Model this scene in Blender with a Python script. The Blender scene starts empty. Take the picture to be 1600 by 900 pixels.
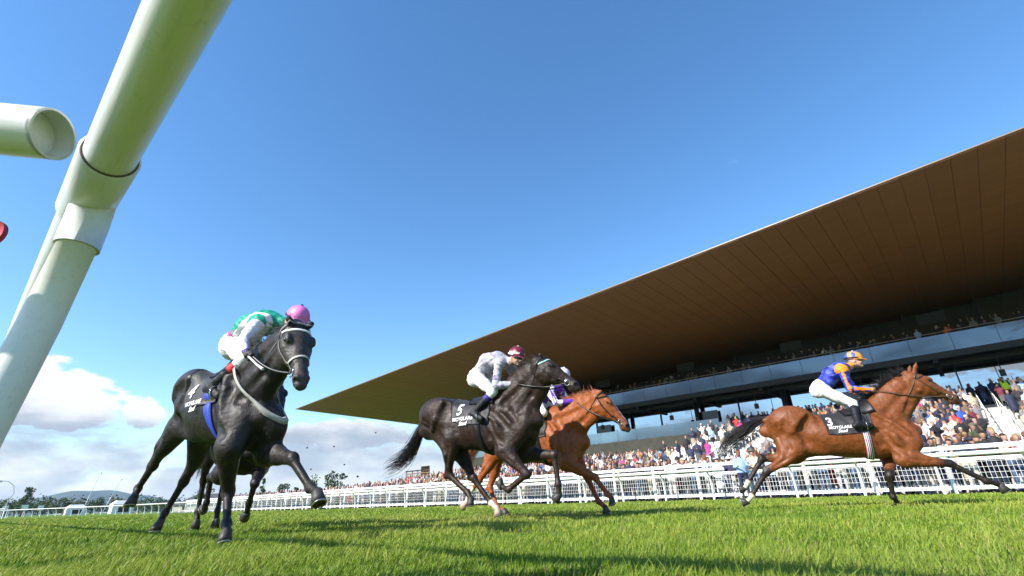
import bpy, math, random
import numpy as np
from mathutils import Vector, Matrix

SC = bpy.context.scene
COL = SC.collection
rnd = random.Random(7)
NR = np.random.default_rng(11)

# ------------------------------------------------------------------ camera
CAM_H = 0.247
PITCH, ROLL, FPX = 0.413, 0.0317, 755.7
_fw = np.array([0, math.cos(PITCH), math.sin(PITCH)])
_u0 = np.array([0, -math.sin(PITCH), math.cos(PITCH)])
_r0 = np.array([1.0, 0, 0])
_r = _r0 * math.cos(ROLL) - _u0 * math.sin(ROLL)
_u = _r0 * math.sin(ROLL) + _u0 * math.cos(ROLL)
cd = bpy.data.cameras.new('camera')
cam = bpy.data.objects.new('camera', cd)
COL.objects.link(cam)
cd.sensor_width = 36.0
cd.lens = 36.0 * FPX / 1600.0
cd.dof.use_dof = True; cd.dof.focus_distance = 7.0; cd.dof.aperture_fstop = 5.6
cd.clip_start = 0.02
cd.clip_end = 20000.0
M = Matrix(((_r[0], _u[0], -_fw[0], 0), (_r[1], _u[1], -_fw[1], 0), (_r[2], _u[2], -_fw[2], CAM_H), (0, 0, 0, 1)))
cam.matrix_world = M
SC.camera = cam

# track frame: T runs down the track to the far left, N goes across it to the stand
PSI = -0.838
T = np.array([math.sin(PSI), math.cos(PSI), 0.0])
N = np.array([math.cos(PSI), -math.sin(PSI), 0.0])
Z3 = np.array([0, 0, 1.0])
def tr(al, ac, z=0.0):
    return T * al + N * ac + Z3 * z
# local frame of everything laid out along the track: x = race direction, y = across to the stand
TRACK = Matrix(((-T[0], N[0], 0, 0), (-T[1], N[1], 0, 0), (0, 0, 1, 0), (0, 0, 0, 1)))
def frame(al, ac, z=0.0):
    p = tr(al, ac, z)
    return Matrix.Translation((p[0], p[1], p[2])) @ TRACK

# ------------------------------------------------------------------ sun, sky, exposure
SUN_EL = math.radians(34.0)
SHADOW_AZ = math.radians(56.0)              # compass bearing the shadows fall towards
SUN_AZ = SHADOW_AZ + math.pi
ld = bpy.data.lights.new('sun', 'SUN')
ld.energy = 4.8
ld.angle = math.radians(0.53)
ld.color = (1.0, 0.94, 0.85)
sun = bpy.data.objects.new('sun', ld)
COL.objects.link(sun)
sd = Vector((math.sin(SHADOW_AZ) * math.cos(SUN_EL), math.cos(SHADOW_AZ) * math.cos(SUN_EL), -math.sin(SUN_EL)))
sun.rotation_euler = sd.to_track_quat('-Z', 'Y').to_euler()
sun.location = (-30, -40, 60)

W = bpy.data.worlds.new('World')
SC.world = W
W.use_nodes = True
def build_world():
    nt = W.node_tree
    n, L = nt.nodes, nt.links
    n.clear()
    out = n.new('ShaderNodeOutputWorld'); bg = n.new('ShaderNodeBackground')
    bg.inputs['Strength'].default_value = 0.15
    L.new(bg.outputs[0], out.inputs[0])
    sky = n.new('ShaderNodeTexSky')
    sky.sky_type = 'NISHITA'; sky.sun_disc = False
    sky.sun_elevation = SUN_EL; sky.sun_rotation = SUN_AZ
    sky.air_density = 1.0; sky.dust_density = 0.15; sky.ozone_density = 2.2
    hs = n.new('ShaderNodeHueSaturation'); hs.inputs['Saturation'].default_value = 1.22; hs.inputs['Value'].default_value = 1.0
    L.new(sky.outputs[0], hs.inputs['Color'])
    tc = n.new('ShaderNodeTexCoord')
    sep = n.new('ShaderNodeSeparateXYZ'); L.new(tc.outputs['Generated'], sep.inputs[0])
    def math_(op, a, b=None, c=None):
        m = n.new('ShaderNodeMath'); m.operation = op
        for i, v in enumerate((a, b, c)):
            if v is None: continue
            if isinstance(v, (int, float)): m.inputs[i].default_value = v
            else: L.new(v, m.inputs[i])
        return m.outputs[0]
    def ramp(x, a, b, lo=0.0, hi=1.0, smooth=True):
        m = n.new('ShaderNodeMapRange'); m.interpolation_type = 'SMOOTHSTEP' if smooth else 'LINEAR'
        L.new(x, m.inputs[0]); m.inputs[1].default_value = a; m.inputs[2].default_value = b
        m.inputs[3].default_value = lo; m.inputs[4].default_value = hi
        return m.outputs[0]
    X, Y, Zc = sep.outputs
    el = math_('ARCSINE', Zc)                 # elevation, radians
    az = math_('ARCTAN2', X, Y)               # bearing, radians
    # cloud space: stretched sideways near the horizon
    comb = n.new('ShaderNodeCombineXYZ')
    L.new(X, comb.inputs[0]); L.new(Y, comb.inputs[1]); L.new(math_('MULTIPLY', Zc, 2.6), comb.inputs[2])
    def noise(scale, detail=7.0, rough=0.55, off=(0, 0, 0)):
        mp = n.new('ShaderNodeMapping'); mp.inputs['Location'].default_value = off
        L.new(comb.outputs[0], mp.inputs[0])
        t = n.new('ShaderNodeTexNoise'); t.inputs['Scale'].default_value = scale
        t.inputs['Detail'].default_value = detail; t.inputs['Roughness'].default_value = rough
        L.new(mp.outputs[0], t.inputs[0])
        return t.outputs[0]
    big = noise(4.2, 8, 0.56, (1.3, 0.2, 0.0))
    fine = noise(10.0, 8, 0.6, (4.1, 2.0, 0.3))
    fine2 = noise(22.0, 9, 0.62, (2.0, 1.0, 0.7)); mid = noise(9.0, 8, 0.58, (7.1, 3.0, 0.2))
    dens2 = math_('ADD', math_('MULTIPLY', mid, 0.62), math_('MULTIPLY', fine2, 0.38))
    # layered bank in the lowest 11 degrees, all the way round
    lowmask = ramp(el, 0.015, 0.215, 1.0, 0.0)
    dens = math_('ADD', math_('MULTIPLY', big, 0.72), math_('MULTIPLY', fine, 0.28))
    bank_t = math_('ADD', dens, math_('MULTIPLY', lowmask, 0.34))
    bank = math_('MULTIPLY', ramp(bank_t, 0.58, 0.76), ramp(el, 0.10, 0.20, 1.0, 0.0))
    # scattered fair-weather heaps up to about 18 degrees elsewhere round the horizon
    # one tall heap stands at the left: bearing -43 deg, elevation 8-16 deg
    def heap(a0, e0, sa, se, amp):
        da = math_('DIVIDE', math_('SUBTRACT', az, a0), sa)
        de = math_('DIVIDE', math_('SUBTRACT', el, e0), se)
        r2 = math_('ADD', math_('MULTIPLY', da, da), math_('MULTIPLY', de, de))
        return math_('MULTIPLY', math_('POWER', 2.718, math_('MULTIPLY', r2, -1.0)), amp)
    hp = heap(-0.78, 0.160, 0.125, 0.056, 1.0)
    hp = math_('MAXIMUM', hp, heap(-0.95, 0.16, 0.14, 0.06, 0.9))
    hp = math_('MAXIMUM', hp, heap(-0.655, 0.150, 0.04, 0.026, 0.85))
    hp = math_('MAXIMUM', hp, heap(-0.33, 0.118, 0.17, 0.032, 0.85))
    for a0, e0, sa, se, amp in ((2.2, .22, .35, .08, .95), (2.9, .17, .3, .06, .9), (-2.6, .2, .4, .07, .9), (1.75, .30, .3, .07, .8), (-1.7, .2, .4, .08, .9)):
        hp = math_('MAXIMUM', hp, heap(a0, e0, sa, se, amp))
    heap_t = math_('ADD', math_('MULTIPLY', hp, 1.15), math_('MULTIPLY', math_('SUBTRACT', dens2, 0.5), 2.6))
    heapm = ramp(heap_t, 0.42, 0.62)
    mask = math_('MULTIPLY', math_('MAXIMUM', math_('MULTIPLY', bank, 0.93), heapm), ramp(el, -0.02, 0.01))
    # sunlit crests white, bases blue-grey
    shade = noise(9.0, 8, 0.58, (7.1, 3.0, 0.155))
    lit = math_('ADD', math_('MULTIPLY', math_('SUBTRACT', shade, 0.5), 1.5), math_('ADD', math_('MULTIPLY', ramp(el, 0.105, 0.185), 0.85), math_('MULTIPLY', ramp(el, 0.02, 0.10, 1.0, 0.0), 0.42)))
    litr = ramp(lit, -0.10, 0.62)
    mixc = n.new('ShaderNodeMix'); mixc.data_type = 'RGBA'
    mixc.inputs[6].default_value = (1.75, 2.05, 2.5, 1); mixc.inputs[7].default_value = (3.7, 3.8, 3.9, 1)
    L.new(litr, mixc.inputs[0])
    mx = n.new('ShaderNodeMix'); mx.data_type = 'RGBA'
    L.new(mask, mx.inputs[0]); L.new(hs.outputs[0], mx.inputs[6]); L.new(mixc.outputs[2], mx.inputs[7])
    L.new(mx.outputs[2], bg.inputs[0])
build_world()

SC.view_settings.view_transform = 'Standard'
SC.view_settings.look = 'None'
SC.view_settings.gamma = 1.0
SC.view_settings.use_curve_mapping = False
SC.view_settings.exposure = 0.90
SC.cycles.max_bounces = 6
SC.cycles.diffuse_bounces = 3
SC.cycles.glossy_bounces = 3
SC.cycles.transmission_bounces = 4
SC.cycles.transparent_max_bounces = 6

# ------------------------------------------------------------------ small helpers
def tag(o, label=None, cat=None, group=None, kind=None):
    if label: o['label'] = label
    if cat: o['category'] = cat
    if group: o['group'] = group
    if kind: o['kind'] = kind
    return o
def empty(name, mat=None, loc=None):
    o = bpy.data.objects.new(name, None)
    o.empty_display_size = 0.2
    COL.objects.link(o)
    if mat is not None: o.matrix_world = mat
    elif loc is not None: o.location = loc
    return o
def link(name, me, parent=None, mats=None, loc=None):
    o = bpy.data.objects.new(name, me)
    COL.objects.link(o)
    if mats:
        for m in (mats if isinstance(mats, (list, tuple)) else [mats]):
            if len(me.materials) < len(mats if isinstance(mats, (list, tuple)) else [mats]): me.materials.append(m)
    if parent is not None: o.parent = parent
    if loc is not None: o.location = loc
    return o
def mesh_np(name, v, f, smooth=True, col=None, mi=None):
    """v (n,3), f (m,k) int array of one face size (or a list of such arrays)"""
    fs = f if isinstance(f, list) else [f]
    fs = [np.asarray(a, dtype=np.int32) for a in fs if len(a)]
    v = np.asarray(v, dtype=np.float32)
    me = bpy.data.meshes.new(name)
    me.vertices.add(len(v)); me.vertices.foreach_set('co', v.ravel())
    nl = sum(a.size for a in fs); npoly = sum(len(a) for a in fs)
    me.loops.add(nl); me.polygons.add(npoly)
    me.loops.foreach_set('vertex_index', np.concatenate([a.ravel() for a in fs]))
    tot = np.concatenate([np.full(len(a), a.shape[1], dtype=np.int32) for a in fs])
    st = np.concatenate([[0], np.cumsum(tot)[:-1]]).astype(np.int32)
    me.polygons.foreach_set('loop_start', st)
    try: me.polygons.foreach_set('loop_total', tot)
    except Exception: pass
    me.polygons.foreach_set('use_smooth', np.full(npoly, smooth, dtype=bool))
    if mi is not None: me.polygons.foreach_set('material_index', np.asarray(mi, dtype=np.int32))
    me.update(calc_edges=True)
    if col is not None:
        a = me.color_attributes.new('Col', 'FLOAT_COLOR', 'POINT')
        c = np.ones((len(v), 4), dtype=np.float32); c[:, :3] = col
        a.data.foreach_set('color', c.ravel())
    return me
class MB:
    """collects boxes, tubes and sheets into one mesh"""
    def __init__(s): s.v = []; s.q = []; s.t = []; s.n = 0
    def add(s, v, q=None, t=None):
        v = np.asarray(v, float).reshape(-1, 3)
        if q is not None and len(q): s.q.append(np.asarray(q, int) + s.n)
        if t is not None and len(t): s.t.append(np.asarray(t, int) + s.n)
        s.v.append(v); s.n += len(v)
    def box(s, c, h, ax=None):
        c = np.asarray(c, float); h = np.asarray(h, float)
        a = np.eye(3) if ax is None else np.asarray(ax, float)
        k = np.array([[x, y, z] for x in (-1, 1) for y in (-1, 1) for z in (-1, 1)], float)
        s.add(c + (k * h) @ a, [[0, 1, 3, 2], [4, 6, 7, 5], [0, 4, 5, 1], [2, 3, 7, 6], [0, 2, 6, 4], [1, 5, 7, 3]])
    def hexa(s, p8):
        s.add(p8, [[0, 1, 3, 2], [4, 6, 7, 5], [0, 4, 5, 1], [2, 3, 7, 6], [0, 2, 6, 4], [1, 5, 7, 3]])
    def tube(s, pts, rad, seg=8, cap=True, flat=1.0, up=None):
        pts = np.asarray(pts, float); m = len(pts)
        rad = np.broadcast_to(np.asarray(rad, float), (m,))
        tg = np.gradient(pts, axis=0); tg /= np.linalg.norm(tg, axis=1)[:, None] + 1e-12
        ref = np.array(up if up is not None else (0.13, 0.21, 1.0), float)
        a = np.cross(tg, ref); bad = np.linalg.norm(a, axis=1) < 1e-3
        if bad.any(): a[bad] = np.cross(tg[bad], [1.0, 0.1, 0])
        a /= np.linalg.norm(a, axis=1)[:, None]; b = np.cross(a, tg)
        ph = np.arange(seg) * 2 * math.pi / seg
        v = pts[:, None] + rad[:, None, None] * (np.cos(ph)[None, :, None] * a[:, None] * flat + np.sin(ph)[None, :, None] * b[:, None])
        i = np.arange(m - 1)[:, None] * seg; j = np.arange(seg)[None]; j2 = (j + 1) % seg
        q = np.stack([i + j, i + j2, i + seg + j2, i + seg + j], -1).reshape(-1, 4)
        s.add(v.reshape(-1, 3), q)
        if cap:
            for base, rev in ((0, 1), ((m - 1) * seg, 0)):
                k = s.n - m * seg + base
                c = [(0, x + 1, x) if not rev else (0, x, x + 1) for x in range(1, seg - 1)]
                s.t.append(np.asarray(c, int) + k)
    def build(s, name, mat=None, parent=None, smooth=False):
        me = s.mesh(name, smooth)
        return link(name, me, parent, mat)
    def mesh(s, name, smooth=False):
        fs = []
        if s.q: fs.append(np.concatenate(s.q))
        if s.t: fs.append(np.concatenate(s.t))
        return mesh_np(name, np.concatenate(s.v), fs, smooth)

def mat(name, col=(0.5, 0.5, 0.5), rough=0.5, metal=0.0, spec=0.5, bump=None, var=0.0, vscale=8.0, attr=None, coat=0.0, sheen=0.0, objcol=False, trans=0.0, alpha=1.0, coords='Object'):
    m = bpy.data.materials.new(name); m.use_nodes = True
    nt = m.node_tree; n, L = nt.nodes, nt.links
    b = n['Principled BSDF']
    b.inputs['Base Color'].default_value = (*col, 1); b.inputs['Roughness'].default_value = rough
    b.inputs['Metallic'].default_value = metal; b.inputs['Specular IOR Level'].default_value = spec
    b.inputs['Coat Weight'].default_value = coat; b.inputs['Sheen Weight'].default_value = sheen
    b.inputs['Transmission Weight'].default_value = trans; b.inputs['Alpha'].default_value = alpha
    src = None
    if attr:
        a = n.new('ShaderNodeAttribute'); a.attribute_name = attr; src = a.outputs['Color']
    elif objcol:
        a = n.new('ShaderNodeObjectInfo'); src = a.outputs['Color']
    tc = n.new('ShaderNodeTexCoord')
    if var > 0:
        t = n.new('ShaderNodeTexNoise'); t.inputs['Scale'].default_value = vscale; t.inputs['Detail'].default_value = 5
        L.new(tc.outputs[coords], t.inputs[0])
        mr = n.new('ShaderNodeMapRange'); mr.inputs[1].default_value = 0.3; mr.inputs[2].default_value = 0.7
        mr.inputs[3].default_value = 1 - var; mr.inputs[4].default_value = 1 + var
        L.new(t.outputs[0], mr.inputs[0])
        mx = n.new('ShaderNodeMix'); mx.data_type = 'RGBA'; mx.blend_type = 'MULTIPLY'; mx.inputs[0].default_value = 1
        if src is not None: L.new(src, mx.inputs[6])
        else: mx.inputs[6].default_value = (*col, 1)
        L.new(mr.outputs[0], mx.inputs[7]); src = mx.outputs[2]
    if src is not None: L.new(src, b.inputs['Base Color'])
    if bump:
        bs, bh = bump
        t = n.new('ShaderNodeTexNoise'); t.inputs['Scale'].default_value = bs; t.inputs['Detail'].default_value = 6
        L.new(tc.outputs[coords], t.inputs[0])
        bp = n.new('ShaderNodeBump'); bp.inputs['Strength'].default_value = 1.0; bp.inputs['Distance'].default_value = bh
        L.new(t.outputs[0], bp.inputs['Height']); L.new(bp.outputs[0], b.inputs['Normal'])
    return m

# ------------------------------------------------------------------ implicit-surface bodies
class Field:
    def __init__(s, lo, hi, vox):
        s.lo = np.array(lo, float); s.vox = vox
        s.nx = np.ceil((np.array(hi) - s.lo) / vox).astype(int) + 1
        s.d = np.full(s.nx, 9.0, dtype=np.float32)
    def sub(s, lo, hi):
        a = np.clip(np.floor((np.asarray(lo) - s.lo) / s.vox).astype(int), 0, s.nx)
        b = np.clip(np.ceil((np.asarray(hi) - s.lo) / s.vox).astype(int) + 1, 0, s.nx)
        sl = tuple(slice(i, j) for i, j in zip(a, b))
        g = [(s.lo[i] + s.vox * np.arange(a[i], b[i], dtype=np.float32)).astype(np.float32) for i in range(3)]
        return sl, g[0][:, None, None], g[1][None, :, None], g[2][None, None, :]
    def put(s, sl, d, k, cut=False):
        o = s.d[sl]
        if o.size == 0: return
        d = np.broadcast_to(d, o.shape)
        if not cut:
            h = np.maximum(k - np.abs(o - d), 0) / k
            s.d[sl] = np.minimum(o, d) - h * h * k * 0.25
        else:
            h = np.maximum(k - np.abs(o + d), 0) / k
            s.d[sl] = np.maximum(o, -d) + h * h * k * 0.25
    def cap(s, a, b, ra, rb, k=0.03, ysq=1.0, cut=False):
        """tapered capsule; ysq < 1 flattens it sideways (along y)"""
        a = np.asarray(a, float); b = np.asarray(b, float); r = max(ra, rb) + k + 2 * s.vox
        sl, x, y, z = s.sub(np.minimum(a, b) - r, np.maximum(a, b) + r)
        q = 1.0 / ysq
        d = b - a; d2 = d.copy(); d2[1] *= q
        L2 = float(d2 @ d2) + 1e-9
        px, py, pz = x - a[0], (y - a[1]) * q, z - a[2]
        t = np.clip((px * d2[0] + py * d2[1] + pz * d2[2]) / L2, 0, 1)
        dd = np.sqrt((px - t * d2[0]) ** 2 + (py - t * d2[1]) ** 2 + (pz - t * d2[2]) ** 2) - (ra + (rb - ra) * t)
        s.put(sl, dd * (ysq if ysq < 1 else 1.0), k, cut)
    def ell(s, c, r, ax=None, k=0.03, cut=False):
        c = np.asarray(c, float); r = np.asarray(r, float)
        A = np.eye(3) if ax is None else np.asarray(ax, float)
        e = np.abs(A.T * r).sum(1) + k + 2 * s.vox
        sl, x, y, z = s.sub(c - e, c + e)
        px, py, pz = x - c[0], y - c[1], z - c[2]
        u = [(px * A[i, 0] + py * A[i, 1] + pz * A[i, 2]) for i in range(3)]
        k0 = np.sqrt(sum((u[i] / r[i]) ** 2 for i in range(3)))
        k1 = np.sqrt(sum((u[i] / r[i] ** 2) ** 2 for i in range(3))) + 1e-6
        s.put(sl, k0 * (k0 - 1) / k1, k, cut)
    def loft(s, C, Nn, Y, H, Wd, k=0.04):
        """tube through centres C; in-plane normals Nn with half-depth H; sideways axes Y with half-width Wd"""
        for i in range(len(C) - 1):
            a, b = np.asarray(C[i], float), np.asarray(C[i + 1], float)
            r = max(H[i], H[i + 1], Wd[i], Wd[i + 1]) + k + 2 * s.vox
            sl, x, y, z = s.sub(np.minimum(a, b) - r, np.maximum(a, b) + r)
            d = b - a; L2 = float(d @ d) + 1e-9
            px, py, pz = x - a[0], y - a[1], z - a[2]
            t0 = (px * d[0] + py * d[1] + pz * d[2]) / L2
            t = np.clip(t0, 0, 1)
            n = np.asarray(Nn[i]) + np.asarray(Nn[i + 1]); n = n / np.linalg.norm(n)
            dn = d / math.sqrt(L2); n = n - dn * (n @ dn); n /= np.linalg.norm(n)
            l = np.cross(n, dn)
            h = H[i] + (H[i + 1] - H[i]) * t; w = Wd[i] + (Wd[i + 1] - Wd[i]) * t
            ex = (t0 - t) * math.sqrt(L2)
            pn = px * n[0] + py * n[1] + pz * n[2]; pl = px * l[0] + py * l[1] + pz * l[2]
            m = np.minimum(h, w)
            q = np.sqrt((pn / h) ** 2 + (pl / w) ** 2 + (ex / m) ** 2)
            s.put(sl, (q - 1) * m, k if i else k)
    def sample(s, p):
        q = (np.asarray(p, float) - s.lo) / s.vox
        q = np.clip(q, 0, np.array(s.nx) - 1.001); i = q.astype(int); f = q - i
        r = 0
        for dx in (0, 1):
            for dy in (0, 1):
                for dz in (0, 1):
                    w = (f[..., 0] if dx else 1 - f[..., 0]) * (f[..., 1] if dy else 1 - f[..., 1]) * (f[..., 2] if dz else 1 - f[..., 2])
                    r = r + w * s.d[i[..., 0] + dx, i[..., 1] + dy, i[..., 2] + dz]
        return r
    def hit(s, o, d, rmax=0.6, n=120, inner=False):
        """distance along rays o + t d of the outermost surface (coming in from rmax)"""
        o = np.asarray(o, float); d = np.asarray(d, float)
        t = np.linspace(rmax, 0.0, n)
        v = s.sample(o[..., None, :] + t[:, None] * d[..., None, :])
        ins = v < 0
        k = np.argmax(ins, -1); k[~ins.any(-1)] = n - 1
        k = np.maximum(k, 1)
        a = np.take_along_axis(v, (k - 1)[..., None], -1)[..., 0]; b = np.take_along_axis(v, k[..., None], -1)[..., 0]
        w = np.clip(a / (a - b + 1e-9), 0, 1)
        return t[k - 1] + (t[k] - t[k - 1]) * w
    def mesh(s, smooth=3):
        d = s.d; I = d < 0
        nx, ny, nz = d.shape
        c = [I[dx:nx - 1 + dx, dy:ny - 1 + dy, dz:nz - 1 + dz] for dx in (0, 1) for dy in (0, 1) for dz in (0, 1)]
        cnt = sum(a.astype(np.int8) for a in c)
        act = (cnt > 0) & (cnt < 8)
        ci = np.argwhere(act)
        idx = np.full(act.shape, -1, np.int32); idx[act] = np.arange(len(ci))
        val = np.stack([d[ci[:, 0] + dx, ci[:, 1] + dy, ci[:, 2] + dz] for dx in (0, 1) for dy in (0, 1) for dz in (0, 1)], 1)
        off = np.array([[dx, dy, dz] for dx in (0, 1) for dy in (0, 1) for dz in (0, 1)], float)
        acc = np.zeros((len(ci), 3)); num = np.zeros(len(ci))
        for i, j in ((0, 1), (2, 3), (4, 5), (6, 7), (0, 2), (1, 3), (4, 6), (5, 7), (0, 4), (1, 5), (2, 6), (3, 7)):
            a, b = val[:, i], val[:, j]; m = (a < 0) != (b < 0)
            t = np.where(m, a / (a - b + 1e-12), 0)
            acc += m[:, None] * (off[i] + t[:, None] * (off[j] - off[i])); num += m
        v = s.lo + (ci + acc / num[:, None]) * s.vox
        qs = []
        for ax in range(3):
            sl0 = [slice(None)] * 3; sl1 = [slice(None)] * 3
            sl0[ax] = slice(0, -1); sl1[ax] = slice(1, None)
            o = [x for x in range(3) if x != ax]
            A, B = I[tuple(sl0)], I[tuple(sl1)]
            e = np.argwhere(A != B)
            e = e[(e[:, o[0]] > 0) & (e[:, o[1]] > 0) & (e[:, o[0]] < d.shape[o[0]] - 1) & (e[:, o[1]] < d.shape[o[1]] - 1)]
            ins = A[e[:, 0], e[:, 1], e[:, 2]]
            def cell(a, b):
                k = e.copy(); k[:, o[0]] -= a; k[:, o[1]] -= b
                return idx[k[:, 0], k[:, 1], k[:, 2]]
            q = np.stack([cell(1, 1), cell(0, 1), cell(0, 0), cell(1, 0)], 1)
            flip = ins if ax != 1 else ~ins
            q[~flip] = q[~flip][:, ::-1]
            qs.append(q)
        q = np.concatenate(qs)
        e = np.concatenate([q[:, [0, 1]], q[:, [1, 2]], q[:, [2, 3]], q[:, [3, 0]]])
        for _ in range(smooth):
            acc = np.zeros_like(v); num = np.zeros(len(v))
            for k in range(3):
                acc[:, k] = np.bincount(e[:, 0], v[e[:, 1], k], len(v)) + np.bincount(e[:, 1], v[e[:, 0], k], len(v))
            num = np.bincount(e[:, 0], minlength=len(v)) + np.bincount(e[:, 1], minlength=len(v))
            v = v * 0.5 + 0.5 * acc / np.maximum(num, 1)[:, None]
        return v, q
def lerp(a, b, t): return np.asarray(a, float) * (1 - t) + np.asarray(b, float) * t
def unit(v): v = np.asarray(v, float); return v / (np.linalg.norm(v) + 1e-12)
def pchip(xs, ys, x):
    xs = np.asarray(xs, float); ys = np.asarray(ys, float)
    h = np.diff(xs); dl = np.diff(ys) / h
    m = np.zeros_like(ys); m[1:-1] = np.where(dl[:-1] * dl[1:] > 0, 2 * dl[:-1] * dl[1:] / (dl[:-1] + dl[1:] + 1e-12), 0); m[0] = dl[0]; m[-1] = dl[-1]
    i = np.clip(np.searchsorted(xs, x) - 1, 0, len(xs) - 2)
    t = np.clip((x - xs[i]) / h[i], 0, 1)
    return (2 * t**3 - 3 * t**2 + 1) * ys[i] + (t**3 - 2 * t**2 + t) * h[i] * m[i] + (-2 * t**3 + 3 * t**2) * ys[i + 1] + (t**3 - t**2) * h[i] * m[i + 1]
def seg_dist(v, a, b):
    a = np.asarray(a, float); b = np.asarray(b, float); d = b - a
    t = np.clip(((v - a) @ d) / (d @ d), 0, 1)
    return np.linalg.norm(v - a - t[:, None] * d, axis=1), t
def sstep(x, a, b):
    t = np.clip((x - a) / (b - a), 0, 1); return t * t * (3 - 2 * t)
# joint positions of every runner and rider, in metres, x forward, y left, z up
MID = ['W', 'L', 'C', 'D', 'G', 'B', 'P', 'K', 'M', 'CH', 'TH']
LEG = ['S', 'E', 'K', 'F', 'T', 'H', 'ST', 'HK', 'HF', 'HT']
RMID = ['PE', 'SP', 'NB', 'HD']
RLIMB = ['SH', 'EL', 'HA', 'HI', 'KN', 'AN', 'TO']
POSE = {}
def pose(key, pos, az, mid, right, left, rmid, rright, rleft):
    j = dict(zip(MID, mid)); r = dict(zip(RMID, rmid))
    for side, a, b in (('R', right, rright), ('L', left, rleft)):
        for n, v in zip(LEG, a): j[side + n] = v
        for n, v in zip(RLIMB, b): r[side + n] = v
    POSE[key] = dict(pos=pos, az=az, j=j, rider=r)
pose('h3', (5.299, 7.394), 115.73,
     [(0.000, -0.009, 1.386), (-0.545, 0.001, 1.342), (-1.042, 0.006, 1.432), (-1.404, 0.001, 1.335), (-0.205, 0.001, 0.662), (-0.814, 0.001, 0.757), (0.597, -0.016, 1.784), (0.388, 0.003, 0.990), (1.080, 0.116, 1.384), (0.957, 0.102, 1.309), (0.582, 0.035, 1.482)],
     [(0.364, -0.172, 0.839), (0.168, -0.181, 0.613), (0.643, -0.135, 0.526), (0.953, -0.152, 0.300), (1.163, -0.122, 0.190), (-1.149, -0.183, 1.236), (-1.108, -0.220, 0.800), (-1.592, -0.149, 0.526), (-1.852, -0.132, 0.212), (-2.014, -0.119, 0.053)],
     [(0.319, 0.168, 0.819), (0.068, 0.229, 0.685), (-0.047, -0.023, 0.403), (-0.064, 0.046, 0.132), (-0.011, 0.194, 0.009), (-1.147, 0.179, 1.195), (-1.120, 0.221, 0.735), (-1.617, 0.136, 0.732), (-1.870, 0.127, 0.410), (-2.023, 0.126, 0.239)],
     [(-0.571, -0.004, 1.715), (-0.369, -0.022, 1.884), (-0.144, -0.020, 1.982), (-0.002, 0.063, 2.099)],
     [(-0.248, -0.179, 1.908), (-0.223, -0.191, 1.626), (0.019, -0.113, 1.599), (-0.562, -0.094, 1.662), (-0.228, -0.136, 1.419), (-0.274, -0.330, 1.109), (-0.111, -0.276, 1.081)],
     [(-0.199, 0.168, 1.908), (-0.107, 0.195, 1.637), (0.130, 0.104, 1.591), (-0.555, 0.096, 1.689), (-0.244, 0.214, 1.464), (-0.280, 0.272, 1.082), (-0.110, 0.260, 1.083)])
pose('h5', (-0.221, 6.515), 121.39,
     [(-0.000, 0.017, 1.517), (-0.467, -0.002, 1.520), (-0.884, -0.010, 1.600), (-1.253, -0.010, 1.402), (-0.028, -0.013, 0.794), (-0.490, 0.010, 0.906), (0.722, -0.123, 1.884), (0.540, 0.004, 1.158), (1.208, -0.050, 1.493), (1.090, -0.044, 1.435), (0.727, -0.028, 1.535)],
     [(0.363, -0.156, 1.030), (0.176, -0.166, 0.813), (0.482, -0.165, 0.519), (0.211, -0.146, 0.359), (0.000, -0.099, 0.432), (-0.952, -0.166, 1.324), (-0.647, -0.217, 0.998), (-0.768, -0.074, 0.582), (-0.447, -0.088, 0.359), (-0.307, -0.153, 0.205)],
     [(0.375, 0.158, 1.033), (0.251, 0.174, 0.781), (0.706, 0.133, 0.739), (0.745, 0.128, 0.411), (0.733, 0.123, 0.194), (-0.959, 0.165, 1.332), (-0.811, 0.210, 0.913), (-0.515, 0.125, 0.537), (-0.243, 0.141, 0.227), (-0.058, 0.110, 0.093)],
     [(-0.321, -0.011, 1.839), (-0.127, -0.033, 1.999), (0.133, 0.003, 1.980), (0.329, -0.047, 2.007)],
     [(0.124, -0.183, 1.903), (0.086, -0.208, 1.612), (0.316, -0.092, 1.629), (-0.279, -0.094, 1.788), (0.035, -0.187, 1.550), (-0.245, -0.247, 1.294), (-0.096, -0.271, 1.220)],
     [(0.121, 0.181, 1.894), (0.090, 0.219, 1.614), (0.310, 0.101, 1.630), (-0.298, 0.091, 1.818), (0.005, 0.213, 1.580), (-0.251, 0.270, 1.292), (-0.097, 0.260, 1.221)])
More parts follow.
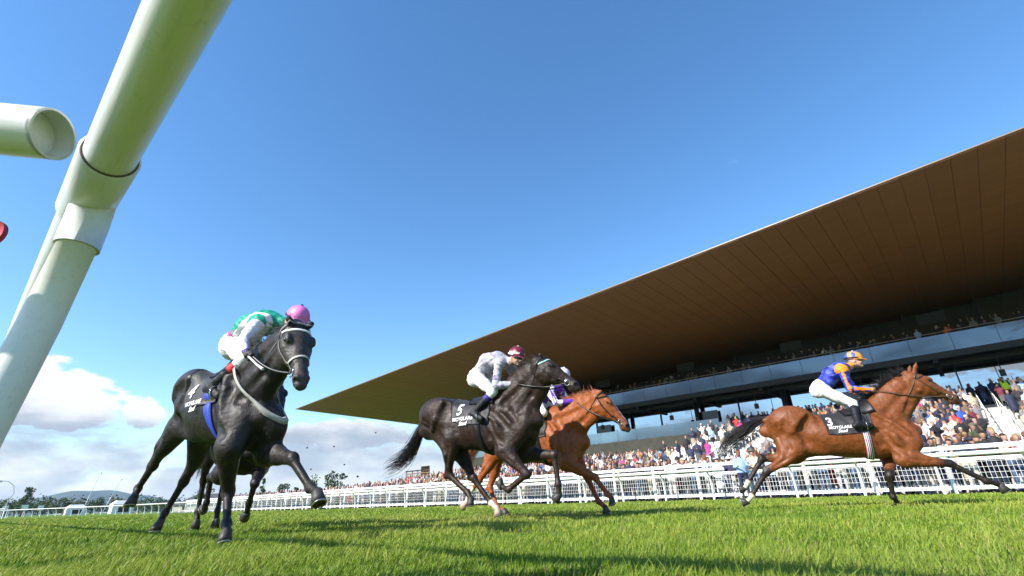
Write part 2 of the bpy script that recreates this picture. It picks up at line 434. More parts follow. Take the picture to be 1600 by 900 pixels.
pose('ch', (0.592, 7.691), 128.12,
     [(0.000, 0.008, 1.497), (-0.455, 0.000, 1.436), (-0.890, -0.002, 1.474), (-1.306, -0.003, 1.352), (-0.021, -0.003, 0.708), (-0.601, 0.007, 0.794), (0.885, -0.115, 1.633), (0.467, -0.006, 0.995), (1.246, 0.018, 1.123), (1.138, -0.005, 1.060), (0.812, -0.102, 1.313)],
     [(0.271, -0.161, 0.999), (0.272, -0.172, 0.717), (0.662, -0.061, 0.496), (0.847, -0.095, 0.286), (0.990, -0.189, 0.172), (-1.044, -0.175, 1.316), (-1.079, -0.213, 0.897), (-1.418, -0.163, 0.557), (-1.726, -0.090, 0.347), (-1.816, -0.111, 0.113)],
     [(0.361, 0.168, 1.055), (0.200, 0.190, 0.835), (0.443, 0.108, 0.488), (0.575, 0.126, 0.196), (0.748, 0.098, 0.055), (-1.047, 0.170, 1.264), (-1.305, 0.198, 0.897), (-1.487, 0.160, 0.442), (-1.261, 0.100, 0.147), (-1.037, 0.108, 0.058)],
     [(-0.327, 0.014, 1.678), (-0.125, 0.000, 1.842), (0.135, -0.003, 1.818), (0.217, 0.001, 2.011)],
     [(0.047, -0.182, 1.788), (0.212, -0.229, 1.560), (0.450, -0.093, 1.580), (-0.284, -0.077, 1.674), (-0.017, -0.254, 1.444), (-0.401, -0.270, 1.380), (-0.238, -0.260, 1.332)],
     [(0.051, 0.178, 1.792), (0.218, 0.218, 1.564), (0.440, 0.102, 1.581), (-0.310, 0.114, 1.684), (-0.015, 0.222, 1.439), (-0.398, 0.270, 1.381), (-0.236, 0.260, 1.332)])
pose('h1', (-2.368, 4.277), 127.00,
     [(0.000, -0.028, 1.426), (-0.392, 0.000, 1.325), (-0.754, 0.010, 1.472), (-1.044, 0.037, 1.399), (-0.173, -0.051, 0.738), (-0.698, 0.000, 0.803), (0.778, -0.052, 1.625), (0.299, -0.015, 0.947), (1.050, -0.086, 1.095), (0.941, -0.043, 1.066), (0.677, -0.012, 1.375)],
     [(0.123, -0.155, 0.950), (0.196, -0.165, 0.699), (0.010, -0.017, 0.367), (0.200, -0.067, 0.146), (0.384, -0.134, 0.042), (-0.820, -0.161, 1.259), (-1.067, -0.170, 0.940), (-1.444, -0.135, 0.665), (-1.767, -0.113, 0.460), (-1.613, -0.189, 0.322)],
     [(0.381, 0.160, 0.867), (0.203, 0.159, 0.676), (0.646, 0.139, 0.593), (0.885, 0.179, 0.381), (1.101, 0.158, 0.296), (-0.840, 0.160, 1.205), (-1.134, 0.176, 0.884), (-1.417, 0.165, 0.524), (-1.664, 0.144, 0.229), (-1.540, 0.054, 0.075)],
     [(-0.304, -0.039, 1.690), (-0.086, -0.029, 1.810), (0.149, 0.063, 1.836), (0.348, 0.159, 1.832)],
     [(0.152, -0.097, 1.784), (0.219, -0.228, 1.568), (0.405, -0.257, 1.422), (-0.231, -0.098, 1.644), (0.111, -0.133, 1.433), (-0.195, -0.244, 1.228), (-0.047, -0.218, 1.146)],
     [(-0.019, 0.160, 1.861), (0.170, 0.197, 1.639), (0.347, 0.113, 1.476), (-0.283, 0.071, 1.679), (0.053, 0.204, 1.490), (-0.209, 0.272, 1.212), (-0.052, 0.260, 1.148)])
pose('bh', (-3.397, 6.240), 135.46,
     [(0.000, 0.007, 1.326), (-0.416, 0.000, 1.389), (-0.809, -0.000, 1.309), (-1.123, -0.000, 1.485), (0.027, 0.006, 0.561), (-0.428, 0.000, 0.769), (0.866, -0.014, 1.278), (0.353, -0.024, 0.865), (1.317, -0.024, 0.881), (1.280, -0.001, 0.993), (0.869, 0.006, 1.010)],
     [(0.168, -0.152, 0.780), (-0.058, -0.173, 0.631), (-0.492, -0.162, 0.626), (-0.538, -0.143, 0.326), (-0.722, -0.115, 0.193), (-1.046, -0.160, 1.219), (-0.705, -0.200, 0.976), (-0.982, -0.123, 0.617), (-0.980, -0.115, 0.237), (-0.900, -0.112, 0.021)],
     [(0.420, 0.172, 0.822), (0.175, 0.203, 0.725), (0.501, 0.053, 0.504), (0.279, 0.099, 0.310), (0.186, 0.112, 0.100), (-1.046, 0.160, 1.219), (-0.705, 0.200, 0.976), (-0.982, 0.123, 0.617), (-0.980, 0.115, 0.237), (-0.900, 0.112, 0.021)],
     [(-0.173, 0.000, 1.795), (0.072, 0.000, 1.879), (0.321, 0.002, 1.801), (0.516, 0.079, 1.770)],
     [(0.235, -0.178, 1.825), (0.017, -0.220, 1.646), (0.225, -0.100, 1.575), (-0.191, -0.099, 1.797), (-0.124, -0.220, 1.422), (-0.425, -0.270, 1.180), (-0.256, -0.260, 1.167)],
     [(0.234, 0.181, 1.826), (0.017, 0.220, 1.646), (0.224, 0.100, 1.575), (-0.191, 0.099, 1.797), (-0.124, 0.220, 1.422), (-0.425, 0.270, 1.180), (-0.256, 0.260, 1.167)])
# ------------------------------------------------------------------ rails and fences
M_PVC = mat('white_rail_plastic', (0.72, 0.73, 0.70), rough=0.32, spec=0.4, var=0.06, vscale=3)
def worn_pvc():
    m = mat('weathered_rail_plastic', (0.74, 0.75, 0.71), rough=0.34, spec=0.45)
    n, L = m.node_tree.nodes, m.node_tree.links; b = n['Principled BSDF']
    tc = n.new('ShaderNodeTexCoord'); t = n.new('ShaderNodeTexNoise'); t.inputs['Scale'].default_value = 9; t.inputs['Detail'].default_value = 8; t.inputs['Roughness'].default_value = 0.75
    L.new(tc.outputs['Object'], t.inputs[0])
    r = n.new('ShaderNodeValToRGB'); e = r.color_ramp.elements
    e[0].position = 0.58; e[0].color = (0.74, 0.75, 0.71, 1); e[1].position = 0.80; e[1].color = (0.42, 0.40, 0.28, 1)
    L.new(t.outputs[0], r.inputs[0])
    mp = n.new('ShaderNodeMapping'); mp.inputs['Scale'].default_value = (6, 70, 70); L.new(tc.outputs['Object'], mp.inputs[0])
    t2 = n.new('ShaderNodeTexNoise'); t2.inputs['Scale'].default_value = 1.0; t2.inputs['Detail'].default_value = 7; t2.inputs['Roughness'].default_value = 0.7; L.new(mp.outputs[0], t2.inputs[0])
    r2 = n.new('ShaderNodeMapRange'); r2.inputs[1].default_value = 0.52; r2.inputs[2].default_value = 0.78; r2.inputs[3].default_value = 1.0; r2.inputs[4].default_value = 0.84; L.new(t2.outputs[0], r2.inputs[0])
    mx = n.new('ShaderNodeMix'); mx.data_type = 'RGBA'; mx.blend_type = 'MULTIPLY'; mx.inputs[0].default_value = 1; L.new(r.outputs[0], mx.inputs[6]); L.new(r2.outputs[0], mx.inputs[7]); L.new(mx.outputs[2], b.inputs['Base Color'])
    bp = n.new('ShaderNodeBump'); bp.inputs['Distance'].default_value = 0.0012; bp.inputs['Strength'].default_value = 0.6; L.new(t2.outputs[0], bp.inputs['Height']); L.new(bp.outputs[0], b.inputs['Normal'])
    return m
M_WORN = worn_pvc()
M_PAINT = mat('white_painted_steel', (0.78, 0.79, 0.78), rough=0.4, var=0.08, vscale=2)
M_WIRE = mat('white_wire_mesh', (0.66, 0.67, 0.66), rough=0.5)

# near rail, running over the camera towards the far left
def near_rail():
    root = empty('running_rail', frame(1.80, 0.06))
    tag(root, 'weathered white plastic running rail passing close overhead at upper left', 'running rail')
    z = 1.2
    mb = MB(); mb.tube([(3.6, 0, z), (1.5, 0, z), (0, 0, z), (-0.05, 0, z)], 0.063, 40); mb.build('rail_tube', M_WORN, root, True)
    mb = MB(); xs = np.linspace(0.08, -30, 30); mb.tube(np.stack([xs * 1.0, 0 * xs, np.full(30, z)], 1), 0.063, 24); mb.build('rail_tube', M_WORN, root, True)
    # coupling sleeve with a lip, and the swan-neck post socket
    mb = MB(); mb.tube([(0.19, 0, z), (0.187, 0, z), (-0.21, 0, z), (-0.213, 0, z)], [0.066, 0.0735, 0.0735, 0.066], 40, cap=False); sl = mb.build('joint_sleeve', M_WORN, root, True)
    mb = MB()
    ph = np.linspace(0, 2 * math.pi, 41); mb.tube(np.stack([np.full(41, 0.189), 0.0655 * np.cos(ph), z + 0.0655 * np.sin(ph)], 1), 0.0035, 6, cap=False); mb.build('sealing_ring', mat('dark_dirt_line', (0.11, 0.085, 0.05), 0.8), sl, True)
    mb = MB(); mb.tube([(-0.09, 0.012, z - 0.01), (-0.09, 0.014, z - 0.10), (-0.09, 0.012, z - 0.19)], [0.058, 0.058, 0.0575], 36); mb.build('post_socket', M_WORN, root, True)
    mb = MB(); mb.tube([(-0.09, 0.012, z - 0.17), (-0.09, -0.006, z - 0.45), (-0.09, -0.036, z - 0.75), (-0.09, -0.055, z - 1.0), (-0.09, -0.06, z - 1.28)], 0.0495, 36); p0 = mb.build('post', M_WORN, root, True)
    for k in range(1, 13):
        p = p0.copy(); COL.objects.link(p); p.parent = root; p.location = (-2.1 * k, 0, 0)
near_rail()
def stub():
    a = np.array([-1.124, 0.932, 1.111]); d = unit([-0.9856, -0.0678, 0.10])
    root = empty('rail_end', loc=(a[0] - 0.9, a[1] - 0.1, 0)); tag(root, 'open-ended white rail pipe poking in from the left edge', 'rail')
    o = np.array([a[0] - 0.9, a[1] - 0.1, 0]); a = a - o
    mb = MB(); mb.tube([a, a + d * 0.9, a + d * 1.8], 0.063, 40, cap=False); mb.tube([a + d * 0.0, a + d * 0.01], [0.063, 0.063], 40, cap=False)
    # inside wall and rim of the open pipe
    mb.tube([a + d * 0.30, a + d * 0.15, a + d * 0.001], 0.0575, 40, cap=False); mb.tube([a + d * 0.0004, a - d * 0.0004], [0.063, 0.0575], 40, cap=False)
    mb.tube([a + d * 0.05, a + d * 0.06], [0.057, 0.057], 40, cap=True)
    mb.build('rail_tube', M_WORN, root, True)
    mb = MB(); mb.tube([a + d * 1.5, a + d * 1.5 + np.array([0, -0.1, -0.6]), a + d * 1.5 + np.array([0, -0.15, -1.3])], 0.05, 24); mb.build('post', M_WORN, root, True)
stub()
def marker():
    root = empty('distance_marker', loc=(-6.44, 5.14, 0)); tag(root, 'red disc on a pole, just showing at the left edge', 'marker')
    mb = MB(); mb.tube([(-0.0, -0.03, 3.46), (0.0, 0.03, 3.46)], 0.18, 36); mb.build('disc', mat('red_marker_paint', (0.36, 0.012, 0.02), 0.45), root, True)
    mb = MB(); mb.tube([(0, 0.05, -0.1), (0, 0.05, 3.4)], 0.025, 10); mb.build('pole', M_PAINT, root, True)
marker()

# far running rail beyond the track
AC_RAIL = 20.96
def bend(al):
    return AC_RAIL - np.maximum(np.asarray(al, float) - 62, 0) ** 2 / 300.0
POST_BASE = MB(); POST_BASE.tube([(0, 0, 1.12), (0, 0.10, 1.08), (0, 0.30, 0.80), (0, 0.36, 0.45), (0, 0.36, -0.1)], [0.036, 0.038, 0.042, 0.042, 0.042], 10)
ME_POST = POST_BASE.mesh('post', True); ME_POST.materials.append(M_PVC)
def far_rail(a0, a1, label, first):
    root = empty('running_rail', frame(a0, AC_RAIL)); tag(root, label, 'running rail')
    als = np.linspace(a0, a1, max(6, int((a1 - a0) / 2.5)))
    mb = MB(); mb.tube(np.stack([a0 - als, bend(als) - AC_RAIL, np.full(len(als), 1.15)], 1), 0.063, 14); mb.build('rail_tube', M_PVC, root, True)
    k = first
    while k < a1:
        p = bpy.data.objects.new('post', ME_POST); COL.objects.link(p); p.parent = root; p.location = (a0 - k, float(bend(k)) - AC_RAIL, 0); k += 2.1
far_rail(-16, 6.15, 'white running rail across the track at right, past the gap', -15.6)
far_rail(7.75, 210, 'long white running rail across the track curving away to the far left', 8.5)
def inner_rail():
    root = empty('running_rail', frame(70, 8)); tag(root, 'distant white rail low on the turf at far left, beyond the bend', 'running rail')
    als = np.linspace(95, 260, 30); ac = 6 - (als - 95) * 0.02
    mb = MB(); mb.tube(np.stack([70 - als, ac - 8, np.full(30, 1.15)], 1), 0.06, 8); mb.build('rail_tube', M_PVC, root, True)
    for al, c in zip(np.arange(95, 260, 3.0), np.interp(np.arange(95, 260, 3.0), als, ac)):
        p = bpy.data.objects.new('post', ME_POST); COL.objects.link(p); p.parent = root; p.location = (70 - al, c - 8, 0)
inner_rail()

# crowd fence: white posts, two boards and wire panels
AC_F = 22.1
def crowd_fence():
    root = empty('crowd_fence', frame(0, AC_F)); tag(root, 'white post-and-rail crowd fence with wire mesh panels behind the running rail', 'fence')
    a0, n, st = -13.75, 45, 2.1
    pm = MB(); pm.box((0, 0, 0.68), (0.05, 0.05, 0.78)); pm.box((0, 0, 1.475), (0.056, 0.056, 0.012)); pme = pm.mesh('post'); pme.materials.append(M_PAINT)
    wm = MB()
    for x in np.arange(0.07, st - 0.05, 0.115): wm.box((x, 0, 0.61), (0.0048, 0.004, 0.37))
    for z in np.arange(0.29, 0.97, 0.165): wm.box((st / 2, 0.0095, z), (st / 2 - 0.05, 0.0040, 0.0050))
    wme = wm.mesh('mesh_panel'); wme.materials.append(M_WIRE)
    rm = {}
    for nm, z, h, d in (('top_rail', 1.40, 0.062, 0.03), ('mid_rail', 1.035, 0.05, 0.026), ('bottom_rail', 0.19, 0.055, 0.026)):
        b = MB(); b.box((st / 2, 0.0, z), (st / 2 - 0.052, d, h)); m = b.mesh(nm); m.materials.append(M_PAINT); rm[nm] = m
    for k in range(n):
        al = a0 + k * st
        def ob(nm, me):
            o = bpy.data.objects.new(nm, me); COL.objects.link(o); o.parent = root; o.location = (-al, 0, 0); return o
        ob('post', pme)
        if k:
            for nm, me in rm.items():
                ob(nm, me)
            ob('mesh_panel', wme)
crowd_fence()
# ------------------------------------------------------------------ grandstand
M_SOFFIT = mat('bronze_soffit_panel', (0.20, 0.092, 0.036), rough=0.55, spec=0.3, var=0.12, vscale=1.2, bump=(30, 0.002))
def soffit_mat():
    m = mat('bronze_soffit', (0.30, 0.135, 0.05), rough=0.5, spec=0.3, metal=0.0)
    n, L = m.node_tree.nodes, m.node_tree.links; b = n['Principled BSDF']
    tc = n.new('ShaderNodeTexCoord'); mp = n.new('ShaderNodeMapping'); mp.inputs['Scale'].default_value = (1.0, 1.0, 1.0)
    L.new(tc.outputs['Object'], mp.inputs[0])
    br = n.new('ShaderNodeTexBrick'); br.inputs['Scale'].default_value = 1.0
    br.inputs['Color1'].default_value = (0.215, 0.098, 0.023, 1); br.inputs['Color2'].default_value = (0.19, 0.087, 0.0205, 1); br.inputs['Mortar'].default_value = (0.165, 0.075, 0.0175, 1)
    br.inputs['Brick Width'].default_value = 1.4; br.inputs['Row Height'].default_value = 0.35; br.inputs['Mortar Size'].default_value = 0.012
    L.new(mp.outputs[0], br.inputs[0])
    oi = n.new('ShaderNodeObjectInfo'); mr = n.new('ShaderNodeMapRange'); mr.inputs[3].default_value = 0.96; mr.inputs[4].default_value = 1.04; L.new(oi.outputs['Random'], mr.inputs[0])
    mx = n.new('ShaderNodeMix'); mx.data_type = 'RGBA'; mx.blend_type = 'MULTIPLY'; mx.inputs[0].default_value = 1; L.new(br.outputs[0], mx.inputs[6]); L.new(mr.outputs[0], mx.inputs[7])
    L.new(mx.outputs[2], b.inputs['Base Color'])
    return m
M_SOF = soffit_mat()
M_ROOF = mat('roof_edge_metal', (0.42, 0.19, 0.06), rough=0.4, metal=0.0)
M_TRIM = mat('pale_roof_trim', (0.20, 0.12, 0.06), rough=0.4)
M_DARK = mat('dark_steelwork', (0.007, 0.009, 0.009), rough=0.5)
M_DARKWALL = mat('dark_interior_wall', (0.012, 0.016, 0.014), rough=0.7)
M_CONC = mat('pale_concrete', (0.36, 0.36, 0.345), rough=0.85, var=0.12, vscale=0.8)
M_BROWN = mat('brown_clad_wall', (0.45, 0.35, 0.23), rough=0.75, var=0.15, vscale=2)
def glass(name, tint, rough=0.03, refl=0.5, alpha=1.0, gcol=(0.92, 0.96, 1.0)):
    """sheet glass: a sharp sky reflection over a tinted pane"""
    m = bpy.data.materials.new(name); m.use_nodes = True
    n, L = m.node_tree.nodes, m.node_tree.links; n.clear()
    out = n.new('ShaderNodeOutputMaterial'); gl = n.new('ShaderNodeBsdfGlossy'); gl.inputs['Roughness'].default_value = rough; gl.inputs['Color'].default_value = (*gcol, 1)
    tr_ = n.new('ShaderNodeBsdfTransparent'); tr_.inputs['Color'].default_value = (*tint, 1)
    df = n.new('ShaderNodeBsdfDiffuse'); df.inputs['Color'].default_value = (*[c * 0.5 for c in tint], 1)
    m1 = n.new('ShaderNodeMixShader'); m1.inputs[0].default_value = alpha; L.new(tr_.outputs[0], m1.inputs[1]); L.new(df.outputs[0], m1.inputs[2])
    fr = n.new('ShaderNodeFresnel'); fr.inputs['IOR'].default_value = 1.6
    mr = n.new('ShaderNodeMapRange'); mr.inputs[1].default_value = 0; mr.inputs[2].default_value = 1; mr.inputs[3].default_value = refl; mr.inputs[4].default_value = 1
    L.new(fr.outputs[0], mr.inputs[0])
    mx = n.new('ShaderNodeMixShader'); L.new(mr.outputs[0], mx.inputs[0]); L.new(m1.outputs[0], mx.inputs[1]); L.new(gl.outputs[0], mx.inputs[2]); L.new(mx.outputs[0], out.inputs[0])
    return m
M_GL_BAL = glass('balcony_glass', (0.07, 0.12, 0.20), 0.02, 0.06, 0.85, (0.55, 0.72, 0.95))
M_GL_WALL = glass('curtain_wall_glass', (0.02, 0.03, 0.03), 0.015, 0.36, 0.9, (0.75, 0.88, 1.0))
M_GL_UP = glass('upper_window_glass', (0.012, 0.018, 0.016), 0.02, 0.06, 0.9)
M_GL_LOW = glass('blue_balustrade_glass', (0.30, 0.62, 0.74), 0.05, 0.16, 0.6)
AL_L, AL_R = 67.8, -34.0
def zroof(al, ac): return 12.57 + (AL_L - al) * 0.0411 - (ac - 30) * 0.0165 + 0.05
STAND0 = (20.0, 30.0)
def stand():
    root = empty('grandstand', frame(*STAND0)); tag(root, 'large grandstand with a sweeping bronze cantilever roof over its crowded terraces', 'grandstand')
    lc = lambda al, ac, z: (STAND0[0] - al, ac - STAND0[1], z)
    # soffit strips, each in three lengths, with recessed joints
    w = 1.06; nst = int((AL_L - AL_R) / w)
    for k in range(nst):
        al1 = AL_L - k * w - 0.011; al0 = al1 - w + 0.022
        cuts = [30.06, 38.6 + 1.5 * ((k * 7) % 3), 47.5 + 1.2 * ((k * 5) % 3), 57.0]
        for c0, c1 in zip(cuts[:-1], cuts[1:]):
            dz = rnd.uniform(-0.006, 0.006)
            P8 = []
            for al in (al0, al1):
                for ac in (c0 + 0.012, c1 - 0.012):
                    z = zroof(al, ac) + dz
                    P8 += [lc(al, ac, z), lc(al, ac, z + 0.045)]
            mb = MB(); mb.hexa(P8); mb.build('soffit_panel', M_SOF, root)
    # roof deck above, thin at the lip
    P8 = []
    for al in (AL_R, AL_L):
        for ac, th in ((30.0, 0.03), (60.0, 1.6)):
            z = zroof(al, ac) + 0.062; P8 += [lc(al, ac, z), lc(al, ac, z + th)]
    mb = MB(); mb.hexa(P8); mb.build('roof', M_ROOF, root)
    mb = MB()
    P8 = []
    for al in (AL_R, AL_L):
        for ac in (29.86, 29.995):
            z = zroof(al, 30) - 0.01; P8 += [lc(al, ac, z), lc(al, ac, z + 0.06)]
    mb.hexa(P8); mb.build('fascia', M_TRIM, root)
    mb = MB(); P8 = []
    for al in (AL_L + 0.005, AL_L + 0.11):
        for ac in (29.86, 60.0):
            z = zroof(al, ac) - 0.01; P8 += [lc(al, ac, z), lc(al, ac, z + (0.11 if ac < 31 else 0.5))]
    mb.hexa(P8); mb.build('fascia', M_ROOF, root)
    E0, E1 = -34.0, 50.0                     # the building itself, right to left
    def slab(nm, m, al0, al1, c0, c1, z0, z1):
        mb = MB(); mb.box(lc((al0 + al1) / 2, (c0 + c1) / 2, (z0 + z1) / 2), (abs(al1 - al0) / 2, (c1 - c0) / 2, (z1 - z0) / 2)); return mb.build(nm, m, root)
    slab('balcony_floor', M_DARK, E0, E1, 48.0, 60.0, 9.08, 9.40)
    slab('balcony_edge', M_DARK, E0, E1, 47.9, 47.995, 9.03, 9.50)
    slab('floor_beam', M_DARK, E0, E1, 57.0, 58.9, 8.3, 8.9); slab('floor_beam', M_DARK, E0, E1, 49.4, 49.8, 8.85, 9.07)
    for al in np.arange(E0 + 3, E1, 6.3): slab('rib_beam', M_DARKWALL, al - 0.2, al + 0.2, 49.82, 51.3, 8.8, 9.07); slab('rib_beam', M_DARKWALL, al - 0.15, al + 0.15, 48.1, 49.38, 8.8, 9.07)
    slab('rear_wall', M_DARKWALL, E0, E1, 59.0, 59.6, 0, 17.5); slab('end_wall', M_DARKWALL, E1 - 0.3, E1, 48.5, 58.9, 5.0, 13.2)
    # upper balcony: glass panels, joints, hand rail
    xs = np.arange(E0, E1, 2.55)
    for i, al in enumerate(xs):
        mb = MB(); mb.hexa([lc(a_, c_ - (0.05 if z_ > 10 else 0), z_) for a_ in (al + 2.535, al + 0.012) for c_ in (47.93, 47.955) for z_ in (9.505, 10.78)]); mb.build('glass_panel', M_GL_BAL, root)
    mb = MB(); mb.tube([lc(E0, 48.05, 11.0), lc(E1, 48.05, 11.0)], 0.03, 8); mb.build('hand_rail', mat('steel_hand_rail', (0.42, 0.38, 0.34), 0.35, 0.8), root, True)
    mb = MB()
    for al in xs: mb.box(lc(al, 48.05, 10.2), (0.025, 0.03, 0.79))
    o = mb.build('rail_stanchion', M_DARK, root); o['kind'] = 'stuff'
    # upper glazing and its frames
    for i, al in enumerate(np.arange(E0, E1 - 1, 5.1)):
        slab('window_pane', M_GL_UP, al + 0.05, al + 5.05, 55.5, 55.54, 9.42, zroof(al + 2.5, 55.5) - 0.35)
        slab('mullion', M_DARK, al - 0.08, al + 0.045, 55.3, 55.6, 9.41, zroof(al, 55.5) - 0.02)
    for al in np.arange(E0 + 2, E1, 10.2):
        mb = MB(); mb.box(lc(al + 1.2, 49.3, 12.5), (0.9, 0.03, 0.4)); mb.build('balcony_light_bracket', M_DARKWALL, root)
    # concourse: floor, balustrade, glazing reflecting the sky, columns
    slab('concourse_floor', M_CONC, E0, E1, 46.0, 58.9, 4.80, 5.05)
    slab('base_wall', M_BROWN, 16.5, E1, 45.75, 45.99, 2.6, 5.43); slab('base_wall', M_BROWN, E0, 16.48, 46.05, 46.2, 2.6, 4.79)
    for al in np.arange(16.6, E1, 2.1): slab('balustrade_panel', M_GL_LOW, al + 0.01, al + 2.08, 45.8, 45.83, 5.45, 6.5)
    for al in np.arange(E0, E1 - 1, 4.2):
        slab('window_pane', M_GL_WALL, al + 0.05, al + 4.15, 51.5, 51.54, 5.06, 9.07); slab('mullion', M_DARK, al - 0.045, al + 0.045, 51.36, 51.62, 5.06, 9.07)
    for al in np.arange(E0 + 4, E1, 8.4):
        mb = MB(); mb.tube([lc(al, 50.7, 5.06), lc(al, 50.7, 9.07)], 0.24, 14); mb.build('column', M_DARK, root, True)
    for al in np.arange(E0 + 6, E1, 8.4):
        mb = MB(); mb.box(lc(al, 48.9, 7.55), (0.16, 0.14, 0.22)); mb.tube([lc(al, 48.9, 7.7), lc(al, 48.9, 9.07)], 0.03, 6); mb.build('hanging_loudspeaker', M_DARK, root)
    for al in np.arange(E0 + 3, E1, 12.6):
        mb = MB(); mb.box(lc(al, 51.1, 7.5), (0.95, 0.05, 0.55)); mb.build('screen', mat('dark_screen', (0.012, 0.013, 0.015), 0.15), root)
stand()
# ------------------------------------------------------------------ terraces and ground
M_STEP = mat('step_concrete', (0.55, 0.55, 0.53), 0.8, var=0.1)
AISLES = [(9.6, 12.6), (-1.75, -0.75), (33.0, 34.6)]
def terrace_z(al, ac):
    hi = np.where(np.asarray(al) > 16.5, 0.140, 0.250) * 1.0
    z = np.maximum(np.asarray(ac, float) - 25.0, 0) * hi
    return np.floor(z / 0.32 + 0.001) * 0.32 if True else z
def terraces():
    for nm, a0, a1, slope, end, lab in (('terrace', 16.6, 49.8, 0.140, 45.7, 'x'), ('terrace', -34.0, 16.4, 0.250, 46.0, 'x')):
        mb = MB(); z = 0.0; k = 0
        while True:
            k += 1; z = 0.32 * k; c0 = 25.0 + z / slope; c1 = min(end, 25.0 + (z + 0.32) / slope)
            if c0 >= end: break
            mb.box(((a0 + a1) / -2, (c0 + end) / 2, z - 0.16), ((a1 - a0) / 2, (end - c0) / 2, 0.159))
        o = mb.build(nm, M_CONC); o.matrix_world = frame(0, 0); o['kind'] = 'structure'
    # seats in blocks beside the aisles
    root = empty('terrace_steps', frame(0, 0)); root['kind'] = 'structure'
    for a0, a1 in AISLES[:2]:
        for k in range(1, 16):
            z = 0.32 * k; c = 25.0 + z / 0.25
            if c > 45.6: break
            mb = MB(); mb.box((-(a0 + a1) / 2, c - 0.32, z - 0.24), ((a1 - a0) / 2 - 0.2, 0.316, 0.078)); mb.build('step', M_STEP, root)
        for al in (a0 + 0.12, a1 - 0.12):
            mb = MB(); pts = [(-al, 27, 1.3), (-al, 34, 3.1), (-al, 45, 5.9)]; mb.tube(pts, 0.025, 6)
            for q in np.linspace(0, 1, 9): c = 27 + 18 * q; mb.tube([(-al, c, 0.25 * (c - 25) - .1), (-al, c, 1.3 + (c - 27) * 0.256)], 0.022, 6)
            mb.build('stair_rail', M_PAINT, root, True)
terraces()
ORD = ['first', 'second', 'third', 'fourth', 'fifth', 'sixth', 'seventh', 'eighth', 'ninth', 'tenth', 'eleventh', 'twelfth', 'thirteenth', 'fourteenth', 'fifteenth', 'sixteenth']
M_SEAT = mat('white_plastic_seat', (0.66, 0.67, 0.67), rough=0.5)
def seats():
    mb = MB(); mb.box((0, 0, 0.40), (0.21, 0.20, 0.025)); mb.box((0, 0.21, 0.62), (0.21, 0.022, 0.22)); mb.box((0, 0.05, 0.2), (0.04, 0.05, 0.195)); me = mb.mesh('seat'); me.materials.append(M_SEAT)
    for k in range(3, 16):
        n = 0
        for al in np.arange(12.8, 16.3, 0.55):
            z = 0.32 * k; c = 25 + z / 0.25 + 0.55
            if c > 45.5: continue
            o = bpy.data.objects.new('stand_seat', me); COL.objects.link(o); o.matrix_world = frame(al, c, z)
            tag(o, 'white plastic seat behind the bay\'s tail, row %s from the bottom, %s from the aisle' % (ORD[k - 3], ORD[n]), 'seat', 'white terrace seats'); n += 1
seats()
# ------------------------------------------------------------------ ground, hill, trees and far things
def ground_mat():
    m = bpy.data.materials.new('turf'); m.use_nodes = True
    n, L = m.node_tree.nodes, m.node_tree.links; b = n['Principled BSDF']; b.inputs['Roughness'].default_value = 0.85; b.inputs['Specular IOR Level'].default_value = 0.2
    tc = n.new('ShaderNodeTexCoord')
    def noise(s, d=6):
        t = n.new('ShaderNodeTexNoise'); t.inputs['Scale'].default_value = s; t.inputs['Detail'].default_value = d; t.inputs['Roughness'].default_value = 0.65; L.new(tc.outputs['Object'], t.inputs[0]); return t.outputs[0]
    def rampc(x, st):
        r = n.new('ShaderNodeValToRGB'); e = r.color_ramp.elements
        e[0].position, e[0].color = st[0][0], (*st[0][1], 1); e[1].position, e[1].color = st[-1][0], (*st[-1][1], 1)
        for p, c in st[1:-1]: q = e.new(p); q.color = (*c, 1)
        L.new(x, r.inputs[0]); return r.outputs[0]
    a = rampc(noise(0.5, 8), [(0.3, (0.085, 0.155, 0.016)), (0.5, (0.130, 0.205, 0.024)), (0.72, (0.190, 0.240, 0.040))])
    c = rampc(noise(14, 8), [(0.30, (0.45, 0.5, 0.4)), (0.5, (0.95, 1.0, 0.9)), (0.7, (1.4, 1.3, 1.2))])
    mx = n.new('ShaderNodeMix'); mx.data_type = 'RGBA'; mx.blend_type = 'MULTIPLY'; mx.inputs[0].default_value = 0.8; L.new(a, mx.inputs[6]); L.new(c, mx.inputs[7]); L.new(mx.outputs[2], b.inputs['Base Color'])
    bp = n.new('ShaderNodeBump'); bp.inputs['Distance'].default_value = 0.05; L.new(noise(22, 8), bp.inputs['Height']); L.new(bp.outputs[0], b.inputs['Normal'])
    return m
M_TURF = ground_mat()
def ground():
    ring = [(-9000, -9000, 0), (9000, -9000, 0), (9000, 9000, 0), (-9000, 9000, 0)]
    mb = MB(); mb.add(ring, [[0, 1, 2, 3]]); o = mb.build('ground', M_TURF); o['kind'] = 'structure'
    # paved standing area behind the crowd fence
    mb = MB(); mb.add([(-120, 22.0, 0.004), (34, 22.0, 0.004), (34, 46, 0.004), (-120, 46, 0.004)], [[0, 1, 2, 3]]); o = mb.build('pavement', mat('grey_paving', (0.20, 0.20, 0.19), 0.9, var=0.2, vscale=1.0)); o.matrix_world = frame(0, 0); o['kind'] = 'structure'
ground()
